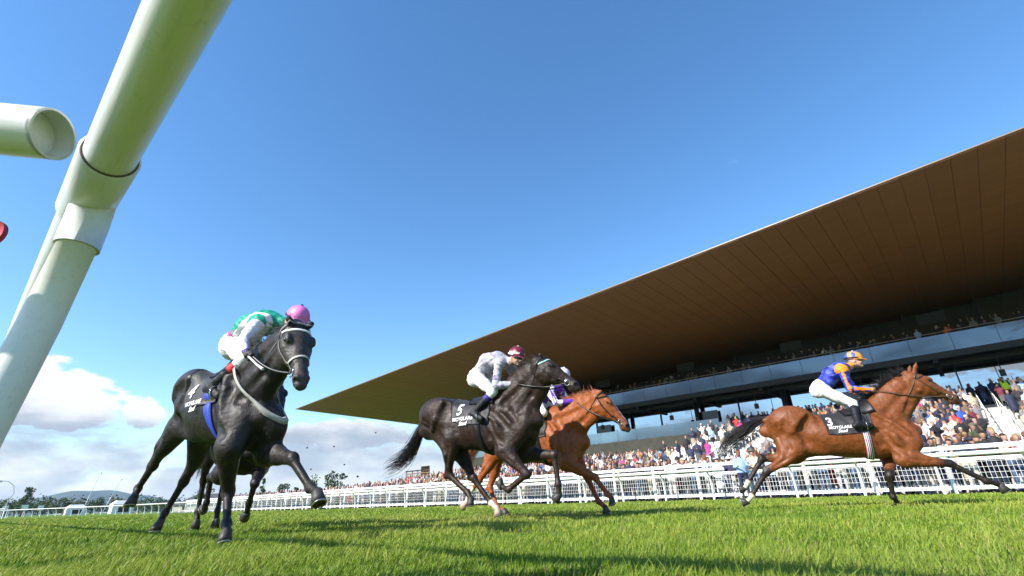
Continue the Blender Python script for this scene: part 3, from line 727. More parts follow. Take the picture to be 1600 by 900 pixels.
def hill():
    mb = MB(); nx, ny = 90, 24; vs = []
    for i in range(nx):
        u = i / (nx - 1) * 2 - 1
        for k in range(ny):
            t = k / (ny - 1) * 2 - 1
            h = 118 * math.exp(-(u * 3.1 + 0.15) ** 2) + 42 * math.exp(-(u * 4.5 - 1.3) ** 2) + 45 * math.exp(-((u + 0.25) * 1.6) ** 2)
            h *= math.exp(-(t * 1.6) ** 2); h += 5 * math.sin(u * 31 + t * 7) * math.exp(-(u * 2) ** 2) - 6
            vs.append((u * 1250, t * 900, h))
    qs = [[i * ny + k, (i + 1) * ny + k, (i + 1) * ny + k + 1, i * ny + k + 1] for i in range(nx - 1) for k in range(ny - 1)]
    mb.add(vs, qs); o = mb.build('hill', mat('wooded_hill', (0.034, 0.055, 0.034), 0.95, var=0.45, vscale=0.006), None, True); o['kind'] = 'structure'
    az = math.atan2(-3120, 3880); o.matrix_world = Matrix.Translation((-3120, 3880, 0)) @ Matrix.Rotation(-az, 4, 'Z')
hill()
M_LEAF = [mat('tree_leaves', (0.075, 0.115, 0.030), 0.8, var=0.35, vscale=0.6), mat('dark_tree_leaves', (0.050, 0.080, 0.028), 0.8, var=0.35, vscale=0.6), mat('yellowing_tree_leaves', (0.12, 0.125, 0.03), 0.8, var=0.35, vscale=0.6)]
M_BARK = mat('bark', (0.06, 0.048, 0.036), 0.9)
def crown_mesh(rng, h, w, conical=False, n=520, clumps=9):
    """leaf clumps spread through a volume; uneven outline with gaps"""
    cs = []
    for i in range(clumps):
        z = rng.uniform(0.28, 0.95); r = (1 - z) * 0.55 + 0.06 if conical else math.sqrt(max(0.05, 1 - ((z - 0.6) / 0.45) ** 2)) * 0.42
        a = rng.uniform(0, 6.28); cs.append((math.cos(a) * r * w * rng.uniform(.2, 1), math.sin(a) * r * w * rng.uniform(.2, 1), z * h, (0.10 if conical else 0.18) * w * rng.uniform(0.7, 1.3)))
    v = []; q = []
    for i in range(n):
        c = cs[rng.integers(len(cs))]; p = np.array(c[:3]) + unit(rng.normal(0, 1, 3)) * c[3] * rng.uniform(0.5, 1.15) * np.array([1, 1, 0.8])
        a = unit(rng.normal(0, 1, 3)); b = unit(np.cross(a, rng.normal(0, 1, 3))); s = rng.uniform(0.028, 0.055) * max(h, w) * 0.8
        k = len(v); v += [p - a * s, p + b * s * 0.7, p + a * s, p - b * s * 0.7]; q.append([k, k + 1, k + 2, k + 3])
    return v, q
def tree(al, ac, h, w, kind, label, conical=False, lean=0.0, seed=0):
    rng = np.random.default_rng(seed)
    root = empty('tree', frame(al, ac)); tag(root, label, 'tree', 'trees beyond the course')
    mb = MB(); mb.tube([(0, 0, -0.2), (lean * 0.3 * h, 0, h * 0.35), (lean * h * 0.7, 0, h * 0.85)], [0.035 * h, 0.026 * h, 0.006 * h], 8)
    for k in range(5):
        a = rng.uniform(0, 6.28); z = rng.uniform(0.3, 0.6) * h; mb.tube([(lean * z * 0.7, 0, z), (math.cos(a) * w * 0.3 + lean * z, math.sin(a) * w * 0.3, z + 0.2 * h)], [0.014 * h, 0.005 * h], 5)
    mb.build('trunk', M_BARK, root, True)
    v, q = crown_mesh(rng, h, w, conical, 620, 12); v = [np.array(p) + np.array([lean * p[2], 0, 0]) for p in v]
    mb = MB(); mb.add(v, q); mb.build('crown', M_LEAF[kind], root)
TREES = [(107, 54, 6.2, 4.4, 0, 'rounded green tree right of the lead horse\'s lifted hoof'), (106, 57.5, 7.0, 5.6, 1, 'broad tree above the distant crowd, tallest by the lifted hoof'), (121, 53, 6.0, 4.6, 1, 'bushy tree between the lead horse\'s forelegs and the crowd'),
         (129, 51.8, 7.0, 3.0, 0, 'narrow dark tree close behind the hidden horse\'s foreleg'), (112, 52, 4.2, 2.0, 0, 'slender small tree beside the taller pair'), (148, 45, 6, 5, 1, 'low tree behind the dark house roof')]
for i, (al, ac, h, w, k, lb) in enumerate(TREES): tree(al, ac, h, w, k, lb, i == 3, 0, 40 + i)
tree(200, 16.2, 7.2, 4.6, 1, 'wind-bent tree standing tallest in the far-left tree line', False, 0.30, 60)
LBL = ['low leafy tree, %s from the left in the far-left tree line', 'dark round-topped tree, %s from the left in the far-left tree line', 'yellowing tree, %s from the left in the far-left tree line']
for i in range(16):
    rng = np.random.default_rng(80 + i); al = 205 + rng.uniform(0, 40); ac = -8 + i * 4.3 + rng.uniform(-1, 1); k = [1, 0, 1, 2, 1, 0][i % 6]
    tree(al, ac, rng.uniform(3.6, 5.2), rng.uniform(5, 7.5), k, LBL[k] % ORD[i], False, 0, 90 + i)
def woodland():
    rng = np.random.default_rng(5); V = []; Q = []
    for i in range(240):
        al = rng.uniform(255, 330); ac = rng.uniform(-70, 210) if i < 190 else rng.uniform(-180, 330); h = rng.uniform(4.2, 6.5) * al / 270; w = h * rng.uniform(1.4, 2.4)
        v, q = crown_mesh(rng, h, w, False, 130, 7); k = len(V); V += [(p[0] - al, p[1] + ac, p[2] - 0.5) for p in v]; Q += [[a + k for a in f] for f in q]
    mb = MB(); mb.add(V, Q); o = mb.build('woodland', M_LEAF[1]); o.matrix_world = frame(0, 0); o['kind'] = 'stuff'
woodland()
def houses():
    mr = mat('slate_roof', (0.06, 0.062, 0.068), 0.7, var=0.2, vscale=0.5); mw_ = mat('rendered_wall', (0.42, 0.40, 0.36), 0.85)
    for al, ac, wd, dp, hw, hr, lab in ((172, 53.5, 13, 9, 1.6, 4.6, 'dark slate-roofed house between the lead horse\'s hind leg and foreleg'), (140, 58, 9, 8, 1.4, 3.9, 'grey-roofed house half hidden behind the second dark horse\'s foreleg')):
        root = empty('house', frame(al, ac) @ Matrix.Rotation(0.7, 4, 'Z')); tag(root, lab, 'house')
        mb = MB(); mb.box((0, 0, hw / 2), (wd / 2, dp / 2, hw / 2)); wl = mb.build('wall', mw_, root)
        a, b = wd / 2 + 0.4, dp / 2 + 0.4
        mb = MB(); mb.add([(-a, -b, hw + 0.01), (a, -b, hw + 0.01), (a, b, hw + 0.01), (-a, b, hw + 0.01), (-a * 0.45, 0, hr), (a * 0.45, 0, hr)], [[0, 1, 5, 4], [2, 3, 4, 5], [3, 2, 1, 0]], [[1, 2, 5], [3, 0, 4]]); mb.build('roof', mr, root)
        for x in (-wd * 0.25, wd * 0.2):
            mb = MB(); mb.box((x, -dp / 2 - 0.02, hw * 0.55), (0.6, 0.03, 0.45)); mb.build('window', M_DARK, wl)
houses()
def far_bits():
    wt = mat('white_canvas', (0.78, 0.78, 0.77), 0.7); 
    for al, ac, w, h, lab in ((198, 27.5, 3.6, 2.7, 'white flat-topped marquee by the far rail'), (186, 36, 4.2, 3.4, 'white hospitality cabin behind the far bend, larger of the two')):
        root = empty('marquee', frame(al, ac)); tag(root, lab, 'marquee')
        mb = MB(); mb.box((0, 0, h * 0.35), (w / 2, w * 0.6, h * 0.35)); mb.build('side', wt, root)
        mb = MB(); b = w * 0.62; a = w / 2 + 0.1; mb.add([(-a, -b, h * 0.705), (a, -b, h * 0.705), (a, b, h * 0.705), (-a, b, h * 0.705), (-a * .6, -b * .6, h), (a * .6, -b * .6, h), (a * .6, b * .6, h), (-a * .6, b * .6, h)], [[0, 1, 5, 4], [1, 2, 6, 5], [2, 3, 7, 6], [3, 0, 4, 7], [4, 5, 6, 7], [3, 2, 1, 0]]); mb.build('roof', wt, root)
        mb = MB(); mb.box((w / 2 + 0.03, 0.2, h * 0.3), (0.02, w * 0.3, h * 0.2)); mb.build('window', M_DARK, root)
    ms = mat('mast_steel', (0.55, 0.56, 0.56), 0.4, 0.3)
    for (al, ac), dx, h, lab in (((148.4, 21.7), 1.6, 8.6, 'thin leaning camera mast, left one of two'), ((147.8, 25.3), 2.0, 7.2, 'thin leaning camera mast, right one of two with a bracket')):
        root = empty('mast', frame(al, ac)); tag(root, lab, 'mast')
        mb = MB(); mb.tube([(0, 0, 0), (-0.3, dx * 0.5, h * 0.55), (-0.5, dx, h)], [0.06, 0.04, 0.02], 8); mb.build('pole', ms, root, True)
        mb = MB(); mb.box((-0.5, dx, h), (0.3, 0.12, 0.10)); mb.build('bracket', ms, root)
    root = empty('lamp_post', frame(80, 4.6)); tag(root, 'curved-neck floodlight arm at the far-left edge above the rail', 'lamp')
    mb = MB(); mb.tube([(0, 0.5, 0), (0, 0.5, 1.6), (0, 0.75, 2.6), (0, 0.55, 3.3), (0, 0.0, 3.75), (0, -0.6, 3.8)], [0.045, 0.04, 0.04, 0.035, 0.03, 0.03], 10); mb.build('arm', ms, root, True)
    mb = MB(); mb.box((0, -0.75, 3.75), (0.12, 0.25, 0.09)); mb.build('lamp_head', ms, root)
    # small course furniture on the far turf
    for i, (al, ac) in enumerate(((150, 7), (160, 10.2), (150, 12.5), (165, 16.5))):
        root = empty('course_sign', frame(al, ac)); tag(root, 'small white board on the far turf near the bend, %s from the left' % ORD[i], 'sign', 'small white boards at the bend')
        mb = MB(); mb.box((0, 0, 1.75), (0.05, 0.5, 0.55)); mb.build('board', M_PAINT, root); mb = MB(); mb.tube([(0, 0, 0), (0, 0, 1.2)], 0.05, 6); mb.build('leg', M_PAINT, root)
    # grass bank with a timber viewing deck
    mb = MB(); nx, ny = 40, 14; vs = []
    for i in range(nx):
        for k in range(ny):
            u, t = i / (nx - 1), k / (ny - 1); h = 2.9 * sstep(np.array(u), 0.0, 0.62) * sstep(np.array(t), 0.0, 0.6) * (1 - sstep(np.array(u), 0.97, 1.0)); vs.append((-86 + 35 * u, 30 + 20 * t, float(h) - 0.03 + 0.06 * math.sin(i * 1.7 + k)))
    qs = [[i * ny + k, (i + 1) * ny + k, (i + 1) * ny + k + 1, i * ny + k + 1] for i in range(nx - 1) for k in range(ny - 1)]
    mb.add(vs, qs); o = mb.build('bank', M_TURF, None, True); o.matrix_world = frame(0, 0); o['kind'] = 'structure'
    tim = mat('brown_timber', (0.17, 0.11, 0.06), 0.8, var=0.3, vscale=3)
    root = empty('viewing_deck', frame(56.5, 44)); tag(root, 'timber viewing deck with railings on the grass bank', 'deck')
    mb = MB(); mb.box((0, 0.2, 3.1), (2.6, 1.6, 0.12)); mb.build('deck_floor', tim, root)
    for z in (3.55, 3.9, 4.25):
        mb = MB(); mb.box((0, -1.45, z), (2.6, 0.03, 0.07)); mb.build('rail', tim, root)
    for x in (-2.5, -1.2, 0, 1.2, 2.5):
        mb = MB(); mb.box((x, -1.38, 3.6), (0.06, 0.035, 0.75)); mb.build('post', tim, root)
    mb = MB(); mb.box((-1.7, 1.2, 4.1), (0.9, 0.06, 0.9)); mb.build('back_screen', tim, root)
    root = empty('hoarding', frame(52, 33)); tag(root, 'long white boundary wall below the grass bank', 'wall')
    mb = MB(); mb.box((0, 0, 1.15), (14, 0.08, 1.15)); mb.build('panel', M_PAINT, root)
far_bits()
# ------------------------------------------------------------------ horses
M_COAT = mat('horse_coat', rough=0.46, spec=0.27, attr='Col', bump=(16.0, 0.012), coat=0.0, var=0.22, vscale=22)
M_COAT.node_tree.nodes['Principled BSDF'].inputs['Coat Roughness'].default_value = 0.42
def hair_grain(m):
    n, L = m.node_tree.nodes, m.node_tree.links; b = n['Principled BSDF']
    tc = n.new('ShaderNodeTexCoord'); mp = n.new('ShaderNodeMapping'); mp.inputs['Scale'].default_value = (90, 220, 240); L.new(tc.outputs['Object'], mp.inputs[0])
    t = n.new('ShaderNodeTexNoise'); t.inputs['Scale'].default_value = 1.0; t.inputs['Detail'].default_value = 3; L.new(mp.outputs[0], t.inputs[0])
    bp = n.new('ShaderNodeBump'); bp.inputs['Distance'].default_value = 0.0022; bp.inputs['Strength'].default_value = 0.8; L.new(t.outputs[0], bp.inputs['Height'])
    old = b.inputs['Normal'].links[0].from_socket; L.new(old, bp.inputs['Normal']); L.new(bp.outputs[0], b.inputs['Normal'])
    t2 = n.new('ShaderNodeTexNoise'); t2.inputs['Scale'].default_value = 7; t2.inputs['Detail'].default_value = 6; L.new(tc.outputs['Object'], t2.inputs[0])
    mr = n.new('ShaderNodeMapRange'); mr.inputs[1].default_value = .3; mr.inputs[2].default_value = .7; mr.inputs[3].default_value = .34; mr.inputs[4].default_value = .58; L.new(t2.outputs[0], mr.inputs[0]); L.new(mr.outputs[0], b.inputs['Roughness'])
hair_grain(M_COAT)
M_HAIR = mat('black_horse_hair', (0.012, 0.010, 0.010), rough=0.45, spec=0.5)
M_HAIR_RED = mat('chestnut_horse_hair', (0.26, 0.085, 0.028), rough=0.5)
M_HOOF = mat('dark_hoof_horn', (0.035, 0.032, 0.03), rough=0.55, var=0.3, vscale=25)
M_HOOF_PALE = mat('pale_hoof_horn', (0.34, 0.27, 0.2), rough=0.6, var=0.3, vscale=25)
M_SHOE = mat('worn_steel_shoe', (0.5, 0.5, 0.48), rough=0.35, metal=0.9)
M_EYE = mat('dark_eye', (0.012, 0.008, 0.006), rough=0.05, spec=0.8)
M_LEATHER = mat('black_leather', (0.012, 0.011, 0.011), rough=0.4, var=0.2)
M_BROWN_LEATHER = mat('brown_leather', (0.07, 0.04, 0.022), rough=0.45, var=0.2)
M_GREY_WEB = mat('pale_webbing', (0.40, 0.39, 0.36), rough=0.7, var=0.15, vscale=60)
M_WHITE_WEB = mat('white_webbing', (0.75, 0.74, 0.7), rough=0.6, var=0.1, vscale=60)
M_BLUE_WEB = mat('blue_webbing', (0.02, 0.05, 0.42), rough=0.6, var=0.15, vscale=60)
M_MINT_WEB = mat('mint_webbing', (0.30, 0.60, 0.50), rough=0.6)
M_STEEL = mat('bit_steel', (0.6, 0.6, 0.6), rough=0.2, metal=1.0)
M_CLOTH = mat('black_saddlecloth_fabric', (0.012, 0.012, 0.014), rough=0.6, bump=(40, 0.004), sheen=0.1)
M_PRINT = mat('white_print', (0.82, 0.82, 0.82), rough=0.6)
M_RED = mat('red_fabric', (0.5, 0.02, 0.03), rough=0.6)
M_STRIPE = None

def striped(name, cols, scale, axis=1):
    m = bpy.data.materials.new(name); m.use_nodes = True
    n, L = m.node_tree.nodes, m.node_tree.links
    b = n['Principled BSDF']; b.inputs['Roughness'].default_value = 0.6
    tc = n.new('ShaderNodeTexCoord'); sp = n.new('ShaderNodeSeparateXYZ'); L.new(tc.outputs['Object'], sp.inputs[0])
    a = n.new('ShaderNodeMath'); a.operation = 'MULTIPLY'; a.inputs[1].default_value = scale; L.new(sp.outputs[axis], a.inputs[0])
    f = n.new('ShaderNodeMath'); f.operation = 'FRACT'; L.new(a.outputs[0], f.inputs[0])
    r = n.new('ShaderNodeValToRGB'); r.color_ramp.interpolation = 'CONSTANT'
    e = r.color_ramp.elements
    e[0].position = 0; e[0].color = (*cols[0], 1)
    e[1].position = 1 / len(cols); e[1].color = (*cols[1], 1)
    for i in range(2, len(cols)):
        x = e.new(i / len(cols)); x.color = (*cols[i], 1)
    L.new(f.outputs[0], r.inputs[0]); L.new(r.outputs[0], b.inputs['Base Color'])
    return m
M_STRIPE = striped('striped_girth_webbing', [(0.03, 0.04, 0.25), (0.7, 0.7, 0.7), (0.45, 0.03, 0.04), (0.7, 0.7, 0.7)], 22.0, 0)

def strands(rng, roots, dirs, length, r0, wav, fall=0.0, seg=6, spread=0.1, tip=0.0008):
    """hair locks: thin tapering three-sided tubes"""
    mb = MB()
    for p, d in zip(roots, dirs):
        Ln = length * rng.uniform(0.65, 1.15); d = unit(np.asarray(d) + rng.normal(0, spread, 3))
        pts = [np.asarray(p, float)]; w = rng.normal(0, wav, 3)
        for i in range(seg):
            d = unit(d + w * 0.35 + np.array([0, 0, -fall])); w = w * 0.6 + rng.normal(0, wav, 3) * 0.6
            pts.append(pts[-1] + d * Ln / seg)
        mb.tube(pts, np.linspace(r0, tip, seg + 1) * rng.uniform(0.7, 1.2), 3, cap=False)
    return mb

def head_frame(j):
    P, Mz = np.array(j['P']), np.array(j['M'])
    X = unit(Mz - P); Y = unit(np.cross([0, 0, 1.0], X)); Zd = np.cross(X, Y)
    return P, X, Y, Zd, np.linalg.norm(Mz - P)

def build_horse(key, coat, label, group, mane_mat, ears='back', mane_len=0.17, mane_r=0.0048, tail=None, socks=(), blaze=False, bay=False, girth=None, tack=None, cloth=None, seed=1, palehoof=(), reins=True, headw=1.14, pale_head=None):
    D = POSE[key]; j = {k: np.array(v, float) for k, v in D['j'].items()}
    rng = np.random.default_rng(seed)
    th = math.pi / 2 - math.radians(D['az'])
    root = empty('racehorse', Matrix.Translation((D['pos'][0], D['pos'][1], 0)) @ Matrix.Rotation(th, 4, 'Z'))
    tag(root, label, 'horse', group)
    pts = np.array(list(j.values())); lo = pts.min(0) - 0.30; hi = pts.max(0) + 0.30
    F = Field(lo, hi, 0.0112)
    Wt, Lo, Cr, Dk, G, B, K, P, TH = (j[k] for k in ('W', 'L', 'C', 'D', 'G', 'B', 'K', 'P', 'TH'))
    # --- trunk: top line, belly line and half-width along x
    S = [(Dk[0] - 0.05, Dk[2] - 0.10, Dk[2] - 0.30, 0.06), (Dk[0] + 0.02, Dk[2] - 0.02, Dk[2] - 0.34, 0.12), (Dk[0] + 0.14, lerp(Dk, Cr, 0.5)[2] - .01, lerp(Dk, B, 0.5)[2] - 0.1, 0.21),
         (Cr[0], Cr[2], B[2] + 0.17, 0.255), (lerp(Cr, B, 0.6)[0], lerp(Cr, Lo, 0.6)[2], B[2] + 0.07, 0.262),
         (Lo[0] - 0.02, Lo[2] - .01, lerp(G, B, 0.75)[2], 0.275), (lerp(Lo, Wt, 0.5)[0], lerp(Lo, Wt, 0.5)[2] - 0.01, lerp(G, B, 0.35)[2], 0.27),
         (-0.10, Wt[2] - 0.005, G[2] + 0.0, 0.235), (0.06, Wt[2] - 0.03, G[2] + 0.03, 0.205), (K[0] * 0.6, lerp(Wt, K, 0.42)[2], K[2] - 0.26, 0.20),
         (K[0] - 0.06, K[2] + 0.18, K[2] - 0.21, 0.17), (K[0] + 0.0, K[2] + 0.10, K[2] - 0.12, 0.10)]
    S.sort()
    sx, st, sb, sw = (np.array([q[i] for q in S]) for i in range(4))
    keep = np.concatenate([[True], np.diff(sx) > 0.02]); sx, st, sb, sw = sx[keep], st[keep], sb[keep], sw[keep]
    sl, x, y, z = F.sub((sx[0] - 0.15, -0.45, sb.min() - 0.1), (sx[-1] + 0.15, 0.45, st.max() + 0.1))
    xc = np.clip(x.ravel(), sx[0], sx[-1])
    tp, bt, wd = pchip(sx, st, xc), pchip(sx, sb, xc), pchip(sx, sw, xc)
    h = ((tp - bt) / 2)[:, None, None]; zc = ((tp + bt) / 2)[:, None, None]; w = wd[:, None, None]
    zn = np.clip((z - zc) / h, -1.2, 1.2)
    we = w * (1 - 0.13 * zn * zn * np.sign(-zn) * 0 - 0.16 * np.maximum(zn, 0) ** 2 - 0.10 * np.maximum(-zn, 0) ** 2)
    q = np.sqrt((y / we) ** 2 + ((z - zc) / h) ** 2 + ((x - xc[:, None, None]) / 0.12) ** 2)
    F.put(sl, (q - 1) * np.minimum(h, w) * 0.9, 0.03)
    # --- neck
    nb = unit(Wt - K)
    c0, c3 = lerp(Wt, K, 0.45) - np.array([0.06, 0, 0]), lerp(P, TH, 0.48)
    hh0, hh3 = np.linalg.norm(Wt - K) * 0.46, np.linalg.norm(P - TH) * 0.5
    C, NN, H, WW = [], [], [], []
    for t in (0, 0.2, 0.4, 0.6, 0.8, 1.0):
        c = lerp(c0, c3, t); ax = c3 - c0
        bow = math.sin(t * math.pi) * 0.035
        n = unit(lerp(nb, unit(P - TH), t)); C.append(c + n * bow); NN.append(n)
        H.append(hh0 * (1 - t) ** 1.25 + hh3 * (1 - (1 - t) ** 1.25)); WW.append(pchip([0, .35, .7, 1], [0.165, 0.112, 0.085, 0.082], np.array([t]))[0])
    F.loft(C, NN, None, H, WW, 0.09)
    NECK_D = F.d.copy()
    # --- head
    o, X, Y, Zd, HL = head_frame(j); s = HL / 0.60
    hwf = lambda t: headw + (1.06 - headw) * float(np.clip((t - 0.42) / 0.33, 0, 1))
    hp = lambda t, yy, zz: o + X * (t * HL) + Y * yy * s * hwf(t) + Zd * zz * s
    ST = [(-0.05, 0.015, -0.11, 0.055), (0.08, 0.045, -0.19, 0.088), (0.24, 0.055, -0.225, 0.094), (0.36, 0.052, -0.215, 0.088), (0.50, 0.043, -0.165, 0.068), (0.64, 0.03, -0.115, 0.054), (0.78, 0.022, -0.092, 0.049), (0.90, 0.018, -0.094, 0.054), (0.985, -0.008, -0.085, 0.045)]
    F.loft([hp(t, 0, (a + b) / 2) for t, a, b, w_ in ST], [Zd] * len(ST), None, [(a - b) / 2 * s for t, a, b, w_ in ST], [w_ * s * hwf(t) for t, *_, w_ in ST], 0.02)
    for sg in (-1, 1):
        F.ell(hp(0.20, 0.055 * sg, -0.12), (0.10 * s, 0.032 * s, 0.085 * s), (X, Y, Zd), 0.03)      # jowl
        F.ell(hp(0.30, 0.078 * sg, 0.018), (0.055 * s, 0.022 * s, 0.026 * s), (X, Y, Zd), 0.02)      # brow
        F.cap(hp(0.36, 0.078 * sg, -0.055), hp(0.62, 0.052 * sg, -0.045), 0.016 * s, 0.010 * s, 0.025)   # cheekbone
        F.ell(hp(0.93, 0.042 * sg, -0.018), (0.038 * s, 0.02 * s, 0.032 * s), (X, Y, Zd), 0.015)     # nostril rim
        F.ell(hp(0.968, 0.056 * sg, -0.016), (0.030 * s, 0.024 * s, 0.026 * s), (X, Y, Zd), 0.006, cut=True)
        e0 = hp(0.02, 0.05 * sg, 0.03)
        if ears == 'back': e1 = e0 - X * 0.10 + Zd * 0.075 + Y * sg * 0.035
        elif ears == 'pin': e1 = e0 + unit(Wt - P) * 0.13 + Zd * 0.03 + Y * sg * 0.03
        elif ears == 'half': e1 = e0 + unit(Wt - P) * 0.075 + Zd * 0.095 + Y * sg * 0.055
        else: e1 = e0 - X * 0.035 + Zd * 0.145 + Y * sg * 0.03
        F.cap(e0, lerp(e0, e1, 0.5), 0.024, 0.027, 0.012, 0.75); F.cap(lerp(e0, e1, 0.5), e1, 0.027, 0.006, 0.01, 0.75)
    F.ell(hp(0.90, 0, -0.095), (0.045 * s, 0.034 * s, 0.026 * s), (X, Y, Zd), 0.02)                    # chin
    F.ell(hp(1.0, 0, -0.045), (0.026 * s, 0.034 * s, 0.04 * s), (X, Y, Zd), 0.015)
    for sg in (-1, 1):
        F.cap(hp(0.83, 0.064 * sg, -0.064), hp(1.0, 0.055 * sg, -0.064), 0.006, 0.006, 0.006, cut=True)  # lip line
    # --- limbs
    for sd, sg in (('R', -1), ('L', 1)):
        S_, E, Kn, Ft, To = (j[sd + k] for k in ('S', 'E', 'K', 'F', 'T'))
        lat = np.array([0, sg, 0.0])
        top = Wt + np.array([-0.06, 0, -0.13]) + lat * 0.10
        F.cap(top, S_ - lat * 0.045 - np.array([0.05, 0, 0]), 0.10, 0.118, 0.09, 0.62)            # shoulder blade
        F.cap(S_ - lat * 0.055 - np.array([0.06, 0, 0]), E - lat * 0.01, 0.092, 0.102, 0.10, 0.75)  # upper arm
        tri = lerp(lerp(Wt, S_, 0.55), E, 0.62) + lat * 0.10 + np.array([-.04, 0, 0])
        F.cap(tri + np.array([-0.04, 0, 0.12]), E + lat * 0.0 + np.array([-.03, 0, .02]), 0.085, 0.085, 0.06, 0.6)   # triceps
        F.cap(K + lat * 0.075 + np.array([-0.06, 0, -0.02]), E + np.array([.05, -sg * .03, 0.0]), 0.095, 0.075, 0.05)   # breast muscle
        ax = unit(Kn - E); bk = np.cross(ax, [0, 1.0, 0])                # dorsal (front) side of the limb
        F.cap(E, lerp(E, Kn, 0.45), 0.106, 0.076, 0.05, 0.88); F.cap(lerp(E, Kn, 0.4), Kn, 0.076, 0.048, 0.03, 0.92)
        F.ell(Kn + bk * 0.006, (0.052, 0.042, 0.046), (ax, (0, 1, 0), bk), 0.03)
        a2 = unit(Ft - Kn); b2 = np.cross(a2, [0, 1.0, 0])
        F.cap(Kn, Ft, 0.036, 0.028, 0.025); F.cap(Kn - b2 * 0.022, Ft - b2 * 0.022, 0.020, 0.017, 0.012)
        F.ell(Ft - b2 * 0.010, (0.042, 0.034, 0.043), (a2, (0, 1, 0), b2), 0.025)
        F.cap(Ft, lerp(Ft, To, 0.62), 0.031, 0.034, 0.025)
        # hind limb
        Hp, Sf, Hk, HF, HT = (j[sd + k] for k in ('H', 'ST', 'HK', 'HF', 'HT'))
        F.ell(lerp(Cr, Hp, 0.55) + lat * 0.10 + np.array([0.02, 0, -0.06]), (0.30, 0.13, 0.20), None, 0.08)          # croup muscle
        F.cap(Hp - lat * 0.03, Sf - lat * 0.055 + np.array([-.03, 0, .05]), 0.19, 0.12, 0.10, 0.62); F.cap(Sf - lat * 0.06 + np.array([-.02, 0, .06]), np.array([B[0] + 0.02, sg * 0.10, B[2] + 0.12]), 0.10, 0.10, 0.08, 0.6)                  # thigh
        F.cap(Dk + lat * 0.07 + np.array([0.12, 0, -0.10]), lerp(Sf, Hk, 0.36) - lat * 0.02, 0.10, 0.074, 0.09, 0.8)   # buttock
        F.cap(Sf - lat * 0.03 + np.array([-.03, 0, .03]), lerp(Sf, Hk, 0.5), 0.112, 0.076, 0.06, 0.72); F.cap(lerp(Sf, Hk, 0.45), Hk, 0.080, 0.044, 0.03, 0.8)
        ah = unit(HF - Hk); bh_ = np.cross(ah, [0, 1.0, 0])
        pt = Hk - bh_ * 0.055 - ah * 0.03
        F.cap(Hk, pt, 0.042, 0.024, 0.03); F.cap(pt, lerp(Sf, Hk, 0.55), 0.020, 0.026, 0.03)    # point of hock and its tendon
        F.ell(Hk + ah * 0.02, (0.062, 0.037, 0.048), (ah, (0, 1, 0), bh_), 0.03)
        F.cap(Hk, HF, 0.036, 0.027, 0.025); F.cap(Hk - bh_ * 0.026, HF - bh_ * 0.022, 0.021, 0.018, 0.012)
        F.ell(HF - bh_ * 0.010, (0.043, 0.034, 0.044), (ah, (0, 1, 0), bh_), 0.025)
        F.cap(HF, lerp(HF, HT, 0.62), 0.031, 0.034, 0.025)
        # flank hollow and the groove behind the shoulder
        F.ell(np.array([lerp(Cr, B, 0.45)[0] + 0.03, sg * 0.34, lerp(Cr, B, 0.35)[2]]), (0.10, 0.085, 0.12), None, 0.09, cut=True)
        F.ell(np.array([E[0] - 0.14, sg * 0.345, lerp(E, Wt, 0.35)[2]]), (0.05, 0.10, 0.20), None, 0.08, cut=True)
        F.cap(lerp(Wt, S_, 0.25) + lat * 0.14 + np.array([.09, 0, 0]), S_ + lat * 0.10 + np.array([0.05, 0, 0.05]), 0.03, 0.03, 0.05, cut=True)
    F.cap(Dk + np.array([0.05, 0, -0.02]), Dk + np.array([-0.10, 0, -0.03]), 0.055, 0.035, 0.05)          # dock
    # --- muscle relief: grooves and ridges laid along the skin
    def relief(pl, sg, r, depth, k, cut=True):
        pl = [np.asarray(p, float) for p in pl]; oo = np.array([[p[0], 0.0, p[-1]] for p in pl]); dr = np.tile([0, float(sg), 0], (len(pl), 1))
        hs_ = F.hit(oo, dr, 0.42, 160)
        pp = [np.array([o_[0], sg * (h_ + (r - depth) * (1 if cut else -1)), o_[2]]) for o_, h_ in zip(oo, hs_)]
        for a, b in zip(pp[:-1], pp[1:]): todo.append((a, b, r, k, cut))
    todo = []
    for sd, sg in (('R', -1), ('L', 1)):
        S_, E, Kn, Hp, Sf, Hk = (j[sd + k] for k in ('S', 'E', 'K', 'H', 'ST', 'HK'))
        v2 = lambda p, dx=0, dz=0: np.array([p[0] + dx, 0, p[2] + dz])
        relief([v2(Dk, .20, -.13), v2(lerp(Hp, Sf, .45), -.13), v2(lerp(Hp, Sf, .9), -.10), v2(lerp(Sf, Hk, .3), -.04)], sg, .035, .015, .045)
        relief([v2(Dk, .10, -.16), v2(lerp(Hp, Sf, .5), -.20), v2(lerp(Sf, Hk, .1), -.12)], sg, .03, .014, .03)
        relief([v2(Cr, .20, -.16), v2(Sf, .12, .30), v2(Sf, .15, .10)], sg, .05, .012, .06)
        relief([v2(Cr, .12, -.10), v2(Hp, .10, -.05), v2(Hp, .02, -.16)], sg, .03, .010, .05, False)
        relief([v2(Wt, -.01, -.14), v2(lerp(Wt, S_, .5), -.03), v2(S_, -.08, .10)], sg, .03, .009, .045, False)
        relief([v2(Wt, -.12, -.16), v2(lerp(Wt, S_, .5), -.13), v2(S_, -.13, .06)], sg, .035, .010, .045)
        relief([v2(Wt, .08, -.16), v2(lerp(Wt, S_, .5), .08), v2(S_, .0, .14)], sg, .035, .010, .045)
        relief([v2(lerp(Wt, S_, .6), -.24, -.05), v2(E, -.09, .16), v2(E, .03, .08)], sg, .03, .018, .035)
        relief([v2(lerp(Wt, E, .45), -.22), v2(lerp(Wt, E, .75), -.17), v2(E, -.10, .04)], sg, .035, .014, .04)
